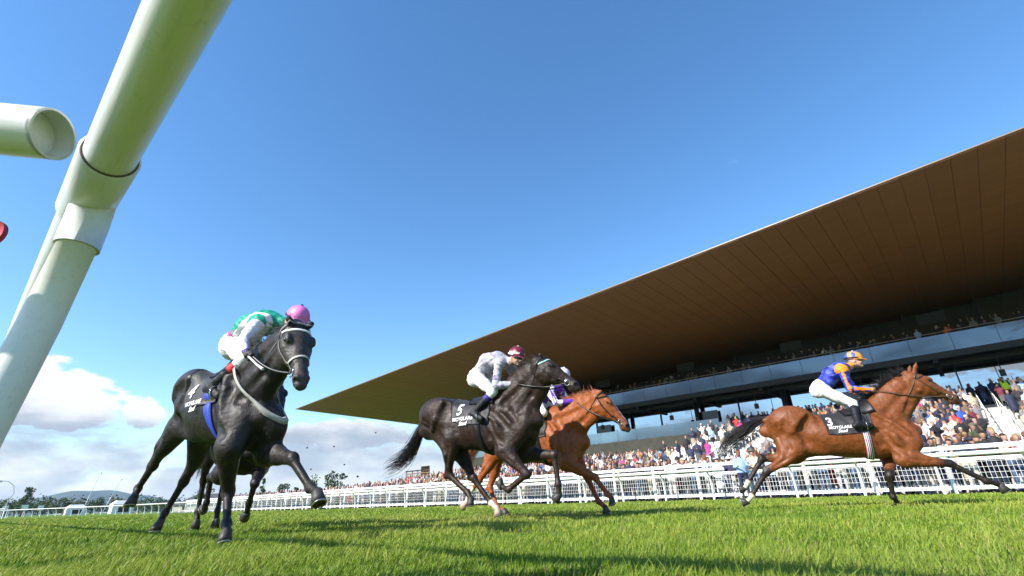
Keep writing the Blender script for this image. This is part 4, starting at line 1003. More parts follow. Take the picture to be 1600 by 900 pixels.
        relief([v2(lerp(TH, P, .26)), v2(lerp(lerp(TH, P, .26), lerp(K, Wt, .26), .5)), v2(lerp(K, Wt, .26))], sg, .03, .016, .035)
        relief([v2(lerp(TH, P, .62)), v2(lerp(lerp(TH, P, .62), lerp(K, Wt, .62), .5)), v2(lerp(K, Wt, .66))], sg, .035, .010, .05)
        for i in range(0):
            xr = lerp(G, B, 0.15 + 0.16 * i)[0] - .03; zm = np.interp(xr, sx, (st + sb) / 2)
            relief([(xr, 0, zm + .20), (xr - .04, 0, zm), (xr - .05, 0, zm - .16)], sg, .022, .0014, .03)
        relief([v2(lerp(E, Kn, .12), -.02), v2(lerp(E, Kn, .6), -.01)], sg, .016, .008, .02)
        relief([v2(lerp(Sf, Hk, .25), .02), v2(lerp(Sf, Hk, .75), .005)], sg, .018, .009, .02)
    for a, b, r, k, cut in todo: F.cap(a, b, r, r, k, 1.0, cut)
    v, qd = F.mesh(2)
    # --- coat colours that belong to the animal, plus a head lightened as if sunlit
    c = np.tile(np.array(coat, float), (len(v), 1))
    def paint(wgt, colr):
        nonlocal c
        c = c * (1 - wgt[:, None]) + np.array(colr)[None] * wgt[:, None]
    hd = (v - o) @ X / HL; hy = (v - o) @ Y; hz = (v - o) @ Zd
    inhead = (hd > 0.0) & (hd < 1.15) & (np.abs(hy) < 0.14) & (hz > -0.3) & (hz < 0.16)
    if bay:
        for sd in 'RL':
            for a, b, ext in (('K', 'F', 0.35), ('F', 'T', 0), ('HK', 'HF', 0.25), ('HF', 'HT', 0)):
                d, t = seg_dist(v, j[sd + a], j[sd + b]); paint(1 - sstep(d, 0.07, 0.10), (0.016, 0.012, 0.011))
            for a, b, t0 in (('E', 'K', 0.55), ('ST', 'HK', 0.65)):
                d, t = seg_dist(v, j[sd + a], j[sd + b]); paint((1 - sstep(d, 0.08, 0.12)) * sstep(t, t0, t0 + 0.4) * 0.9, (0.018, 0.012, 0.011))
    if pale_head is not None: paint(inhead * sstep(hd, 0.05, 0.25) * 0.8, pale_head)  # greyish head, lightened further to put its sunlit look into the coat
    paint(inhead * sstep(hd, 0.72, 0.95) * 0.75, (0.035, 0.028, 0.026) if pale_head is None else (0.06, 0.052, 0.048))
    for k, top in socks:
        a = k[0] + ('H' if 'H' in k else '') + 'F'; b = k[0] + ('H' if 'H' in k else '') + 'T'
        d, t = seg_dist(v, lerp(j[a], j[b], 0.12), lerp(j[a], j[b], 0.7)); paint(1 - sstep(d, 0.045, 0.062), (0.55, 0.49, 0.41))
        if top > 0:
            d, t = seg_dist(v, lerp(j[a], j[k[0] + ('HK' if 'H' in k else 'K')], top), j[a]); paint(1 - sstep(d, 0.055, 0.07), (0.62, 0.56, 0.48))
    if blaze:
        w = inhead * (1 - sstep(np.abs(hy), 0.018, 0.03)) * sstep(hz, -0.02, 0.02) * sstep(hd, 0.16, 0.22) * (1 - sstep(hd, 0.8, 0.86)); paint(w, (0.75, 0.72, 0.68))
    for sg in (-1, 1):
        d = np.linalg.norm(v - hp(0.968, 0.054 * sg, -0.016), axis=1); paint((1 - sstep(d, 0.028, 0.034)) * (np.abs(hy) < 0.075 * s), (0.01, 0.006, 0.006))
    me = mesh_np('horse_body', v, qd, True, c)
    link('body', me, root, M_COAT)
    # --- eyes
    for sg in (-1, 1):
        eb = MB()
        u = np.linspace(0, math.pi, 7); ph = np.arange(10) * 2 * math.pi / 10
        ec = hp(0.315, 0.083 * sg, -0.003); rr = 0.0185
        ring = [ec + rr * (np.cos(a) * Y * sg + np.sin(a) * (np.cos(b) * X * 1.25 + np.sin(b) * Zd * 0.9)) for a in u for b in ph]
        qq = [[i * 10 + k, i * 10 + (k + 1) % 10, (i + 1) * 10 + (k + 1) % 10, (i + 1) * 10 + k] for i in range(6) for k in range(10)]
        eb.add(ring, qq); eb.build('eye', M_EYE, root, True)
    # --- hooves
    for nm, a, b in (('RF', 'RF', 'RT'), ('LF', 'LF', 'LT'), ('RH', 'RHF', 'RHT'), ('LH', 'LHF', 'LHT')):
        ft, to = j[a], j[b]; ax = unit(to - ft); do = unit(np.cross(ax, [0, 1.0, 0]))
        sole = unit(do * math.cos(0.62) + ax * math.sin(0.62)); up = -np.cross(np.array([0, 1.0, 0]), sole) * -1
        up = unit(np.cross(sole, [0, 1.0, 0])); up = up if up @ ax < 0 else -up
        cs = to - sole * 0.058; cc = lerp(ft, to, 0.52)
        hb = MB(); rings = []
        for f in (0, 0.12, 0.5, 1.0):
            ctr = lerp(cc, cs, f); r1 = 0.040 + 0.020 * f + (0.004 if f == 0.12 else 0); d1 = unit(lerp(do, sole, min(1, f * 1.2)))
            ph = np.arange(14) * 2 * math.pi / 14
            rings.append(ctr + r1 * (np.cos(ph)[:, None] * d1 * 1.05 + np.sin(ph)[:, None] * np.array([0, 0.94, 0])))
        vv = np.concatenate(rings + [[cc], [cs + up * 0.012]])
        qq = [[i * 14 + k, i * 14 + (k + 1) % 14, (i + 1) * 14 + (k + 1) % 14, (i + 1) * 14 + k] for i in range(3) for k in range(14)]
        tt = [[56, (k + 1) % 14, k] for k in range(14)] + [[57, 42 + k, 42 + (k + 1) % 14] for k in range(14)]
        hb.add(vv, qq, tt)
        hf = hb.build('hoof', M_HOOF_PALE if nm in palehoof else M_HOOF, root, True)
        sb_ = MB(); ph = np.linspace(0.55, 2 * math.pi - 0.55, 15) + math.pi
        sb_.tube(cs - up * 0.004 + 0.054 * (np.cos(ph)[:, None] * -sole * -1.05 + np.sin(ph)[:, None] * np.array([0, 0.94, 0])), 0.0065, 5)
        sb_.build('horseshoe', M_SHOE, hf)
    # --- mane and tail
    crest = [C[i] + NN[i] * H[i] for i in range(len(C))]
    crest[0] = Wt + np.array([0.08, 0, 0])
    cr = np.array(crest)
    ts = rng.uniform(0.12, 0.98, 430) ** 1.0
    rootp = np.array([[np.interp(t, np.linspace(0, 1, len(cr)), cr[:, i]) for i in range(3)] for t in ts]); rootp[:, 1] += rng.normal(0, 0.008, len(ts)); rootp -= unit(nb) * 0.012
    mdir = np.tile(unit(-X * 0.2 + np.array([-0.9, 0.12, 0.42])), (len(ts), 1)) + rng.normal(0, 0.22, (len(ts), 3))
    strands(rng, rootp, mdir, mane_len, mane_r, 0.26, 0.10, 6, 0.28).build('mane', mane_mat, root, True)
    tp_ = np.array(tail if tail is not None else [Dk, Dk + (-0.25, 0, -0.08), Dk + (-0.5, 0, -0.25), Dk + (-0.7, 0, -0.5)], float)
    tb = MB(); nt_ = 430
    tl = np.concatenate([[0], np.cumsum(np.linalg.norm(np.diff(tp_, axis=0), axis=1))]); tl /= tl[-1]
    for i in range(nt_):
        end = rng.uniform(0.55, 1.08) if rng.random() < 0.8 else rng.uniform(0.3, 0.6); ss = np.linspace(0, end, 9)
        cx = np.stack([pchip(tl, tp_[:, k], np.minimum(ss, 1)) for k in range(3)], 1)
        cx[ss > 1] += (ss[ss > 1] - 1)[:, None] * (tp_[-1] - tp_[-2]) * 1.5
        dirn = rng.normal(0, 1, 3) * np.array([0.6, 0.8, 1.0]); wv = rng.normal(0, 1, 3); ph0 = rng.uniform(0, 6.28)
        bulge = np.sin(np.clip(ss, 0, 1) * math.pi * 0.62 + 0.05) ** 1.1
        off = bulge[:, None] * dirn * 0.06 + (np.sin(ss * 7 + ph0) * ss)[:, None] * wv * 0.012
        off += rng.normal(0, 0.010, 3) * 1.0
        tb.tube(cx + off, np.linspace(0.0062, 0.0009, 9) * rng.uniform(0.6, 1.2), 3, cap=False)
    tb.build('tail', mane_mat, root, True)
    # --- tack
    lx = lambda xx: (np.interp(xx, sx, (st + sb) / 2))
    def strap(cen, a1, a2, wdir, width, thick, a0, a1_, n, name, mt, off=0.004, parent=root, smooth=1):
        ang = np.linspace(a0, a1_, n); closed = abs((a1_ - a0) - 2 * math.pi) < 1e-6
        if closed: ang = ang[:-1]
        dr = np.cos(ang)[:, None] * a1 + np.sin(ang)[:, None] * a2
        L4 = []
        for e in (-0.5, 0.5):
            oo = np.tile(np.asarray(cen) + np.asarray(wdir) * e * width, (len(ang), 1))
            hdist = F.hit(oo, dr, 0.62, 160)
            for _ in range(smooth if closed else 0): hdist = np.maximum(hdist if smooth > 1 else 0, (np.roll(hdist, 1) + hdist * 2 + np.roll(hdist, -1)) / 4)
            L4 += [oo + dr * (hdist + off - 0.004)[:, None], oo + dr * (hdist + off + thick)[:, None]]
        m = len(ang); vv = np.stack([L4[0], L4[1], L4[3], L4[2]], 1).reshape(-1, 3)
        qq = []
        for i in range(m if closed else m - 1):
            k = (i + 1) % m
            for e in range(4): qq.append([i * 4 + e, i * 4 + (e + 1) % 4, k * 4 + (e + 1) % 4, k * 4 + e])
        if not closed: qq += [[0, 1, 2, 3], [(m - 1) * 4 + e for e in (3, 2, 1, 0)]]
        mb = MB(); mb.add(vv, qq); return mb.build(name, mt, parent, True)
    yv = np.array([0, 1.0, 0])
    tk = dict(head=M_LEATHER, brow=M_LEATHER, nose=None, chest=None, rein=M_LEATHER, girth=M_LEATHER)
    tk.update(tack or {})
    # bridle: straps follow the head
    def hpath(pl, width, name, mt, thick=0.004):
        tt = np.array([p[0] for p in pl]); aa = np.radians([p[1] for p in pl])
        k = np.linspace(0, len(pl) - 1, 6 * (len(pl) - 1) + 1)
        tt, aa = np.interp(k, np.arange(len(pl)), tt), np.interp(k, np.arange(len(pl)), aa)
        oo = np.array([hp(a, 0, -0.07 if a < 0.6 else -0.045) for a in tt])
        dr = np.cos(aa)[:, None] * Zd + np.sin(aa)[:, None] * Y
        hd_ = F.hit(oo, dr, 0.30, 120)
        pp = oo + dr * (hd_ + 0.003)[:, None]
        mb = MB(); tg = np.gradient(pp, axis=0); tg /= np.linalg.norm(tg, axis=1)[:, None]
        sdv = np.cross(tg, dr); sdv /= np.linalg.norm(sdv, axis=1)[:, None]
        vv = np.stack([pp - sdv * width / 2, pp - sdv * width / 2 + dr * thick, pp + sdv * width / 2 + dr * thick, pp + sdv * width / 2], 1).reshape(-1, 3)
        qq = [[i * 4 + e, i * 4 + (e + 1) % 4, i * 4 + 4 + (e + 1) % 4, i * 4 + 4 + e] for i in range(len(pp) - 1) for e in range(4)]
        qq += [[0, 1, 2, 3], [(len(pp) - 1) * 4 + e for e in (3, 2, 1, 0)]]
        mb.add(vv, qq); return mb.build(name, mt, root, True), pp
    hpath([(0.06, -95), (0.05, -45), (0.045, 0), (0.05, 45), (0.06, 95)], 0.022, 'headpiece', tk['head'])
    hpath([(0.10, -88), (0.17, -45), (0.19, 0), (0.17, 45), (0.10, 88)], 0.020, 'browband', tk['brow'])
    hpath([(0.07, -92), (0.10, -130), (0.14, -180)], 0.014, 'throatlash', tk['head']); hpath([(0.07, 92), (0.10, 130), (0.14, 180)], 0.014, 'throatlash', tk['head'])
    for sg in (-1, 1):
        hpath([(0.08, 90 * sg), (0.3, 100 * sg), (0.55, 104 * sg), (0.76, 110 * sg)], 0.018, 'cheekpiece', tk['head'])
    if tk['nose'] is not None:
        hpath([(0.66, -180), (0.64, -110), (0.62, -60), (0.62, 0), (0.62, 60), (0.64, 110), (0.66, 180)], 0.020, 'noseband', tk['nose'])
    bits = {}
    for sg in (-1, 1):
        oo = hp(0.79, 0, -0.055); hd_ = F.hit(oo[None], (Y * sg)[None], 0.2, 80)[0]
        bc = oo + Y * sg * (hd_ + 0.006); bits[sg] = bc
        ph = np.linspace(0, 2 * math.pi, 17)
        rb = MB(); rb.tube(bc + 0.033 * (np.cos(ph)[:, None] * X + np.sin(ph)[:, None] * Zd), 0.0045, 6, cap=False)
        rb.build('bit_ring', M_STEEL, root, True)
    if reins:
        for sd, sg in (('R', -1), ('L', 1)):
            hand = np.array(D['rider'][sd + 'HA'], float) + np.array([0.04, 0, -0.01])
            a = bits[sg]; k = np.linspace(0, 1, 14)[:, None]
            pp = a * (1 - k) + hand * k + np.array([0, 0, -0.045]) * np.sin(k * math.pi)
            # keep clear of the neck
            for i in range(1, 13):
                q_ = pp[i]; dd = F.sample(q_[None])[0]; n_ = 0
                while dd < 0.012 and n_ < 40: q_ = q_ + yv * sg * 0.006; dd = F.sample(q_[None])[0]; n_ += 1
                pp[i] = q_
            rb = MB(); rb.tube(pp, 0.009, 6, flat=0.35); rb.build('rein', tk['rein'], root, True)
    if tk['chest'] is not None:
        pa, pb = Wt + np.array([0.07, 0, -0.06]), K + np.array([0.02, 0, 0.13])
        cen = lerp(pa, pb, 0.5); a1 = unit(pb - pa); wdir = unit(np.cross(a1, yv)); full = F.d; F.d = np.minimum(NECK_D, np.where(np.abs(F.lo[1] + F.vox * np.arange(F.nx[1]))[None, :, None] < 0.19, F.d, 9.0))
        strap(cen, -a1, yv, wdir, 0.024, 0.006, 0, 2 * math.pi, 73, 'breastplate', tk['chest'], 0.016, smooth=6)
        F.d = full
    if girth is not None:
        xg = girth[0]; xb = girth[1]; cen = np.array([xg, 0, lx(xg)]); a1 = np.array([-(xb - xg) * 0.8, 0, 0.5]); a1 = unit(a1)
        strap(cen, a1, yv, unit(np.cross(yv, a1)), girth[3] if len(girth) > 3 else 0.085, 0.006, 0.2, 2 * math.pi - 0.2, 90, 'girth', girth[2], 0.008)
    # saddlecloth draped over the back
    def drape(x0, x1, f0, f1, z_of, off, thick, nx, nf, name, mt, par=root, front=None):
        us = np.linspace(0, 1, nx); G_ = np.zeros((nx, nf, 3)); Dn = np.zeros((nx, nf, 3))
        for i, u in enumerate(us):
            for_f = np.linspace(f0, f1, nf)
            xx = np.full(nf, x0 + (x1 - x0) * u)
            if z_of is not None:
                xx = xx + z_of(np.abs(for_f), u)
            oo = np.stack([xx, np.zeros(nf), np.interp(xx, sx, (st + sb) / 2) + 0.10], 1)
            dr = np.stack([np.zeros(nf), np.sin(for_f), np.cos(for_f)], 1)
            G_[i] = oo + dr * F.hit(oo, dr, 0.6, 150)[:, None]; Dn[i] = dr
        # smooth fabric over the muscle
        for _ in range(9): G_[1:-1, 1:-1] = (G_[:-2, 1:-1] + G_[2:, 1:-1] + G_[1:-1, :-2] + G_[1:-1, 2:] + 2 * G_[1:-1, 1:-1]) / 6
        wrinkle = 0.003 * np.sin(np.arange(nx)[:, None] * 1.1 + np.arange(nf)[None] * 0.5)
        A = G_ + Dn * (off + wrinkle)[..., None]; Bq = A + Dn * thick
        n1 = nx * nf; vv = np.concatenate([A.reshape(-1, 3), Bq.reshape(-1, 3)])
        qq = []
        for i in range(nx - 1):
            for k in range(nf - 1):
                a = i * nf + k; qq.append([a, a + nf, a + nf + 1, a + 1]); qq.append([n1 + a, n1 + a + 1, n1 + a + nf + 1, n1 + a + nf])
        edge = [(i * nf, (i + 1) * nf) for i in range(nx - 1)] + [((i + 1) * nf + nf - 1, i * nf + nf - 1) for i in range(nx - 1)] + [(k + 1, k) for k in range(nf - 1)] + [((nx - 1) * nf + k, (nx - 1) * nf + k + 1) for k in range(nf - 1)]
        for a, b in edge: qq.append([a, b, n1 + b, n1 + a])
        mb = MB(); mb.add(vv, qq); return mb.build(name, mt, par, True), Bq
    if cloth:
        slant = lambda f, u: -0.02 * f + 0.05 * f * (1 - u)
        co, surf = drape(cloth['x0'], cloth['x1'], -cloth['f'], cloth['f'], slant, 0.012, 0.005, 26, 41, 'saddlecloth', M_CLOTH)
        def side_print(body, size, x, z, shear=0.0, nm='print', sg=-1):
            cu = bpy.data.curves.new('print', 'FONT'); cu.body = body; cu.size = size; cu.align_x = 'CENTER'; cu.shear = shear; cu.resolution_u = 3; cu.offset = size * 0.018
            ob = bpy.data.objects.new('print', cu); COL.objects.link(ob)
            dg = bpy.context.evaluated_depsgraph_get(); me = bpy.data.meshes.new_from_object(ob.evaluated_get(dg))
            bpy.data.objects.remove(ob); bpy.data.curves.remove(cu)
            import bmesh
            bm = bmesh.new(); bm.from_mesh(me); bmesh.ops.triangulate(bm, faces=bm.faces)
            bmesh.ops.subdivide_edges(bm, edges=[e for e in bm.edges if e.calc_length() > 0.02], cuts=2, use_grid_fill=False); bmesh.ops.triangulate(bm, faces=bm.faces)
            # lie it on the cloth: nearest cloth point looking sideways
            sv = surf.reshape(-1, 3); sv = sv[(sv[:, 1] * sg) > 0.03]
            for vv in bm.verts:
                tx, tz = x + vv.co.x * (1 if sg < 0 else -1), z + vv.co.y
                d2 = (sv[:, 0] - tx) ** 2 + (sv[:, 2] - tz) ** 2; kk = np.argsort(d2)[:14]; ww = 1 / (d2[kk] + 8e-4)
                yy = (sv[kk, 1] * ww).sum() / ww.sum(); vv.co = (tx, yy + sg * 0.010, tz)
            bm.to_mesh(me); bm.free()
            link(nm, me, co, M_PRINT)
        for body, size, x, z, sh in cloth['print']: side_print(body, size, x, z, sh)
        # small race saddle on top
        sad, _ = drape(cloth['sx0'], cloth['sx1'], -0.95, 0.95, lambda f, u: 0.10 * f * 0.6, 0.020, 0.022, 12, 21, 'saddle', M_LEATHER)
        R_ = D['rider']
        for sd, sg in (('R', -1), ('L', 1)):
            an = np.array(R_[sd + 'AN'], float); to = np.array(R_[sd + 'TO'], float)
            topp = np.array([lerp(cloth['sx0'], cloth['sx1'], 0.7), sg * 0.17, Wt[2] - 0.06]); ft = lerp(an, to, 0.62) + np.array([0, 0, -0.055])
            ib = MB(); ib.tube([topp, lerp(topp, ft, 0.5) + yv * sg * 0.02, ft + np.array([0, 0, 0.10])], 0.008, 6, flat=0.4); sl_ = ib.build('stirrup_leather', M_LEATHER, root, True)
            ph = np.linspace(0, 2 * math.pi, 15); ib = MB()
            ib.tube(ft + np.array([0, 0, 0.045]) + 0.06 * np.cos(ph)[:, None] * yv * 0.8 + (0.06 * np.sin(ph))[:, None] * np.array([0, 0, 1.0]), 0.006, 5, cap=False); ib.build('stirrup', M_STEEL, root, True)
    return root, F
M_GREY_LEATHER = mat('grey_leather', (0.16, 0.15, 0.14), 0.5)
GRP = 'runners in the race'
POSE['h1']['j']['L'] = (-0.39, 0.0, 1.425)
for k_, dz_ in (('L', -.03), ('C', -.025), ('G', -.03), ('B', -.045)):
    q_ = POSE['h3']['j'][k_]; POSE['h3']['j'][k_] = (q_[0], q_[1], q_[2] + dz_)
POSE['bh']['j'].update({'W': (0, 0, 1.36), 'L': (-0.43, 0, 1.33), 'C': (-0.82, 0, 1.36), 'D': (-1.15, 0, 1.24), 'P': (0.80, 0, 1.60), 'TH': (0.74, 0, 1.31), 'M': (1.18, 0, 1.13), 'CH': (1.08, 0, 1.08), 'G': (-0.03, 0, 0.64), 'B': (-0.5, 0, 0.76)})
MOY = [('MOYGLARE', 0.062), ('Stud', 0.085)]
def prints(num, xn, zn, xt, zt, k=1.0):
    return [(num, 0.21 * k, xn, zn, 0.0), ('MOYGLARE', 0.066 * k, xt, zt, 0.0), ('Stud', 0.075 * k, xt + 0.01, zt - 0.065 * k, 0.35)]
build_horse('h1', (0.020, 0.0172, 0.0162), 'near-black racehorse leading on the left, head turned to us, blue girth', GRP, M_HAIR, 'half', seed=3,
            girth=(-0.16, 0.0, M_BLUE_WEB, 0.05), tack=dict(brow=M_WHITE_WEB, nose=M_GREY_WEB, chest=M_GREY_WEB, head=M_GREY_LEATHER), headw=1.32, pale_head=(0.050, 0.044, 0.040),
            tail=[(-1.17, 0.02, 1.29), (-1.32, 0.16, 1.17), (-1.40, 0.27, 0.98), (-1.42, 0.33, 0.78)],
            cloth=dict(x0=-0.62, x1=-0.02, f=1.95, sx0=-0.42, sx1=-0.06, print=prints('4', -0.47, 1.165, -0.36, 1.09, 0.85)))
build_horse('h5', (0.027, 0.0160, 0.0118), 'dark brown racehorse carrying the number 5 saddlecloth', GRP, M_HAIR, 'half', seed=5, socks=(('LH', 0.0),), palehoof=('LH',),
            tail=[(-1.25, 0, 1.41), (-1.38, 0, 1.22), (-1.50, 0, 0.99), (-1.70, 0, 0.82), (-1.99, 0, 0.72)], girth=(-0.20, -0.12, M_LEATHER), tack=dict(brow=M_MINT_WEB, chest=None),
            cloth=dict(x0=-0.66, x1=0.0, f=1.95, sx0=-0.40, sx1=-0.02, print=prints('5', -0.47, 1.30, -0.40, 1.22)))
build_horse('ch', (0.25, 0.070, 0.018), 'bright chestnut racehorse with a white blaze, half hidden by the dark horse', GRP, M_HAIR_RED, 'pin', seed=8, blaze=True, socks=(('RH', 0.35),), palehoof=('RH',),
            tail=[(-1.30, 0, 1.35), (-1.52, 0, 1.22), (-1.80, 0, 1.0), (-1.95, 0, 0.70)], girth=(-0.18, -0.12, M_LEATHER),
            cloth=dict(x0=-0.66, x1=0.0, f=1.95, sx0=-0.42, sx1=-0.04, print=[]))
build_horse('h3', (0.165, 0.050, 0.0135), 'bay racehorse at full stretch with black legs and the number 3 saddlecloth', GRP, M_HAIR, 'up', mane_len=0.23, mane_r=0.006, seed=9, bay=True, socks=(('RH', 0.0), ('LH', 0.0)),
            tail=[(-1.39, 0, 1.34), (-1.6, 0, 1.27), (-1.87, 0, 1.12), (-2.08, 0, 1.0), (-2.24, 0, 0.80)], girth=(-0.20, -0.21, M_STRIPE), tack=dict(head=M_BROWN_LEATHER, brow=M_BROWN_LEATHER, rein=M_BROWN_LEATHER),
            cloth=dict(x0=-0.72, x1=-0.06, f=1.95, sx0=-0.45, sx1=-0.06, print=prints('3', -0.605, 1.115, -0.49, 1.065, 0.85)))
build_horse('bh', (0.012, 0.0095, 0.009), 'dark racehorse galloping behind the leading near-black horse, mostly hidden', GRP, M_HAIR, 'back', seed=12,
            cloth=dict(x0=-0.66, x1=0.0, f=1.95, sx0=-0.42, sx1=-0.04, print=[]))
# ------------------------------------------------------------------ riders
M_RIDER = mat('rider_cloth_and_skin', rough=0.55, spec=0.3, attr='Col', bump=(28.0, 0.012))
M_HELM = mat('helmet_silk', rough=0.4, attr='Col', bump=(40, 0.004))
M_LENS = mat('goggle_lens', (0.01, 0.012, 0.012), rough=0.08, spec=0.8)
M_STRAP = mat('goggle_strap', (0.75, 0.75, 0.75), rough=0.7)
M_BOOT = mat('polished_boot', (0.010, 0.010, 0.013), rough=0.18, spec=0.6, bump=(14, 0.006))
SKIN = (0.52, 0.30, 0.21)
def vnoise(p, s, seed):
    r = np.random.default_rng(seed); out = np.zeros(len(p))
    for k in range(5):
        d = unit(r.normal(0, 1, 3)); out += np.sin(p @ d * s * (0.7 + 0.25 * k) + r.uniform(0, 6.3))
    return out / 2.2
def build_rider(key, label, scheme, helm, face=(1, 0, -0.25), skin=SKIN, goggles=True, boot_top=None, gloves=None, collar=None, strap_white=False, seed=1):
    D = POSE[key]; J = {k: np.array(v, float) for k, v in D['rider'].items()}
    th = math.pi / 2 - math.radians(D['az'])
    base = J['PE'].copy(); O = np.array([base[0], 0, base[2] - 0.12])
    J = {k: v - O for k, v in J.items()}
    root = empty('jockey', Matrix.Translation((D['pos'][0], D['pos'][1], 0)) @ Matrix.Rotation(th, 4, 'Z') @ Matrix.Translation(tuple(O)))
    tag(root, label, 'jockey', 'jockeys riding the race')
    pts = np.array(list(J.values())); F = Field(pts.min(0) - 0.2, pts.max(0) + 0.2, 0.0085)
    PE, SP, NB, HD = J['PE'], J['SP'], J['NB'], J['HD']
    lat = np.array([0, 1.0, 0]); Y = unit(J['LSH'] - J['RSH'])
    def dors(d): return unit(np.cross(unit(d), -Y)) if np.cross(unit(d), -Y)[2] > 0 else -unit(np.cross(unit(d), -Y))
    d1, d2 = dors(SP - PE), dors(NB - SP)
    low = PE - unit(SP - PE) * 0.05
    F.loft([low, PE, lerp(PE, SP, .6), SP + d1 * 0.02, lerp(SP, NB, .55) + d2 * 0.015, NB - unit(NB - SP) * 0.03], [d1, d1, d1, unit(d1 + d2), d2, d2], None, [0.10, 0.115, 0.105, 0.112, 0.115, 0.075], [0.13, 0.155, 0.140, 0.155, 0.175, 0.125], 0.04)
    fw = unit(face); up = unit(np.array([0, 0, 1.0]) - fw * fw[2]); sd = np.cross(up, fw)
    for s_, sg in (('R', -1), ('L', 1)):
        HI, KN, AN, TO, SH, EL, HA = (J[s_ + k] for k in ('HI', 'KN', 'AN', 'TO', 'SH', 'EL', 'HA'))
        F.ell(lerp(PE, HI, 0.75) - unit(SP - PE) * 0.045 + d1 * 0.02, (0.115, 0.095, 0.105), None, 0.05)
        F.cap(HI, lerp(HI, KN, 0.5), 0.092, 0.078, 0.04); F.cap(lerp(HI, KN, 0.5), KN, 0.078, 0.058, 0.03)
        F.cap(KN, lerp(KN, AN, 0.35), 0.056, 0.057, 0.02); F.cap(lerp(KN, AN, 0.35), AN, 0.057, 0.040, 0.02)
        heel = AN - unit(TO - AN) * 0.05 + np.array([0, 0, -0.035])
        F.cap(AN, heel, 0.040, 0.034, 0.015); F.cap(heel, TO + np.array([0, 0, -0.02]), 0.033, 0.030, 0.02); F.cap(AN, TO, 0.036, 0.030, 0.02)
        F.ell(lerp(SH, NB, 0.18), (0.075, 0.07, 0.068), None, 0.045)
        F.cap(SH, EL, 0.060, 0.048, 0.03); F.cap(EL, lerp(EL, HA, 0.35), 0.048, 0.047, 0.02); F.cap(lerp(EL, HA, 0.35), HA, 0.047, 0.031, 0.02)
        # hand: palm, four bent fingers of unequal length closed on the rein, and a thumb on top
        fd = unit(HA - EL); side = unit(np.cross(fd, [0, 0, 1.0])) * sg; inn = -unit(np.cross(fd, [0, 0, 1.0])) * -sg
        pal = HA + fd * 0.05; upn = np.cross(side, fd); upn = upn if upn[2] > 0 else -upn
        F.cap(HA, pal, 0.027, 0.030, 0.012, 1.0); inward = np.array([0, -sg, 0.0])
        for i, ln in enumerate((0.036, 0.042, 0.040, 0.032)):
            k0 = pal + fd * 0.022 + upn * (0.027 - 0.018 * i); k1 = k0 + fd * ln * 0.55 + inward * 0.012; k2 = k1 - fd * ln * 0.25 + inward * ln * 0.75; k3 = k2 - fd * ln * 0.6
            F.cap(k0 - fd * 0.02, k1, 0.0098, 0.0092, 0.004); F.cap(k1, k2, 0.0092, 0.0085, 0.004); F.cap(k2, k3, 0.0085, 0.0078, 0.004)
        t0 = HA + fd * 0.025 + upn * 0.022 + inward * 0.008; t1 = t0 + fd * 0.032 + upn * 0.014 + inward * 0.010; t2 = t1 + fd * 0.026 + inward * 0.008
        F.cap(t0, t1, 0.0125, 0.0105, 0.006); F.cap(t1, t2, 0.0105, 0.009, 0.004)
    # neck, head and face
    hc = HD
    F.cap(NB, hc - up * 0.06 - fw * 0.02, 0.058, 0.052, 0.03)
    F.ell(hc, (0.094, 0.074, 0.105), (fw, sd, up), 0.02)
    F.ell(hc + fw * 0.035 - up * 0.055, (0.060, 0.056, 0.062), (fw, sd, up), 0.03)
    F.cap(hc + fw * 0.088 - up * 0.018, hc + fw * 0.104 - up * 0.048, 0.010, 0.014, 0.012)              # nose
    F.ell(hc + fw * 0.078 - up * 0.098, (0.022, 0.026, 0.018), (fw, sd, up), 0.015)                      # chin
    F.cap(hc + fw * 0.084 - up * 0.070 - sd * 0.018, hc + fw * 0.084 - up * 0.070 + sd * 0.018, 0.009, 0.009, 0.008)   # lips
    F.cap(hc + fw * 0.096 - up * 0.071 - sd * 0.02, hc + fw * 0.096 - up * 0.071 + sd * 0.02, 0.004, 0.004, 0.004, cut=True)
    for sg in (-1, 1):
        F.ell(hc + fw * 0.088 - up * 0.012 + sd * sg * 0.033, (0.014, 0.020, 0.013), (fw, sd, up), 0.01, cut=True)   # eye sockets
        F.ell(hc + fw * 0.080 - up * 0.012 + sd * sg * 0.032, (0.013, 0.014, 0.011), (fw, sd, up), 0.004)
        F.ell(hc - fw * 0.005 - up * 0.025 + sd * sg * 0.078, (0.020, 0.008, 0.030), (fw, sd, up), 0.008)              # ears
        F.ell(hc + fw * 0.062 - up * 0.040 + sd * sg * 0.040, (0.026, 0.020, 0.022), (fw, sd, up), 0.02)               # cheeks
    v, qd = F.mesh(2)
    raw = v
    # which garment each point belongs to
    bones = [('torso', PE, SP), ('torso', SP, NB), ('head', hc - up * 0.07, hc + up * 0.05), ('neck', lerp(NB, hc, 0.35), hc - up * 0.07)]
    for s_ in 'RL':
        bones += [('thigh', J[s_ + 'HI'], J[s_ + 'KN']), ('shin', J[s_ + 'KN'], J[s_ + 'AN']), ('foot', J[s_ + 'AN'], J[s_ + 'TO']), ('uarm', J[s_ + 'SH'], J[s_ + 'EL']), ('farm', J[s_ + 'EL'], J[s_ + 'HA']), ('hand', J[s_ + 'HA'] + unit(J[s_ + 'HA'] - J[s_ + 'EL']) * 0.012, J[s_ + 'HA'] + unit(J[s_ + 'HA'] - J[s_ + 'EL']) * 0.14)]
    rad = {'torso': 0.13, 'head': 0.09, 'neck': 0.055, 'thigh': 0.09, 'shin': 0.055, 'foot': 0.04, 'uarm': 0.058, 'farm': 0.045, 'hand': 0.035}
    dm = []; tm = []
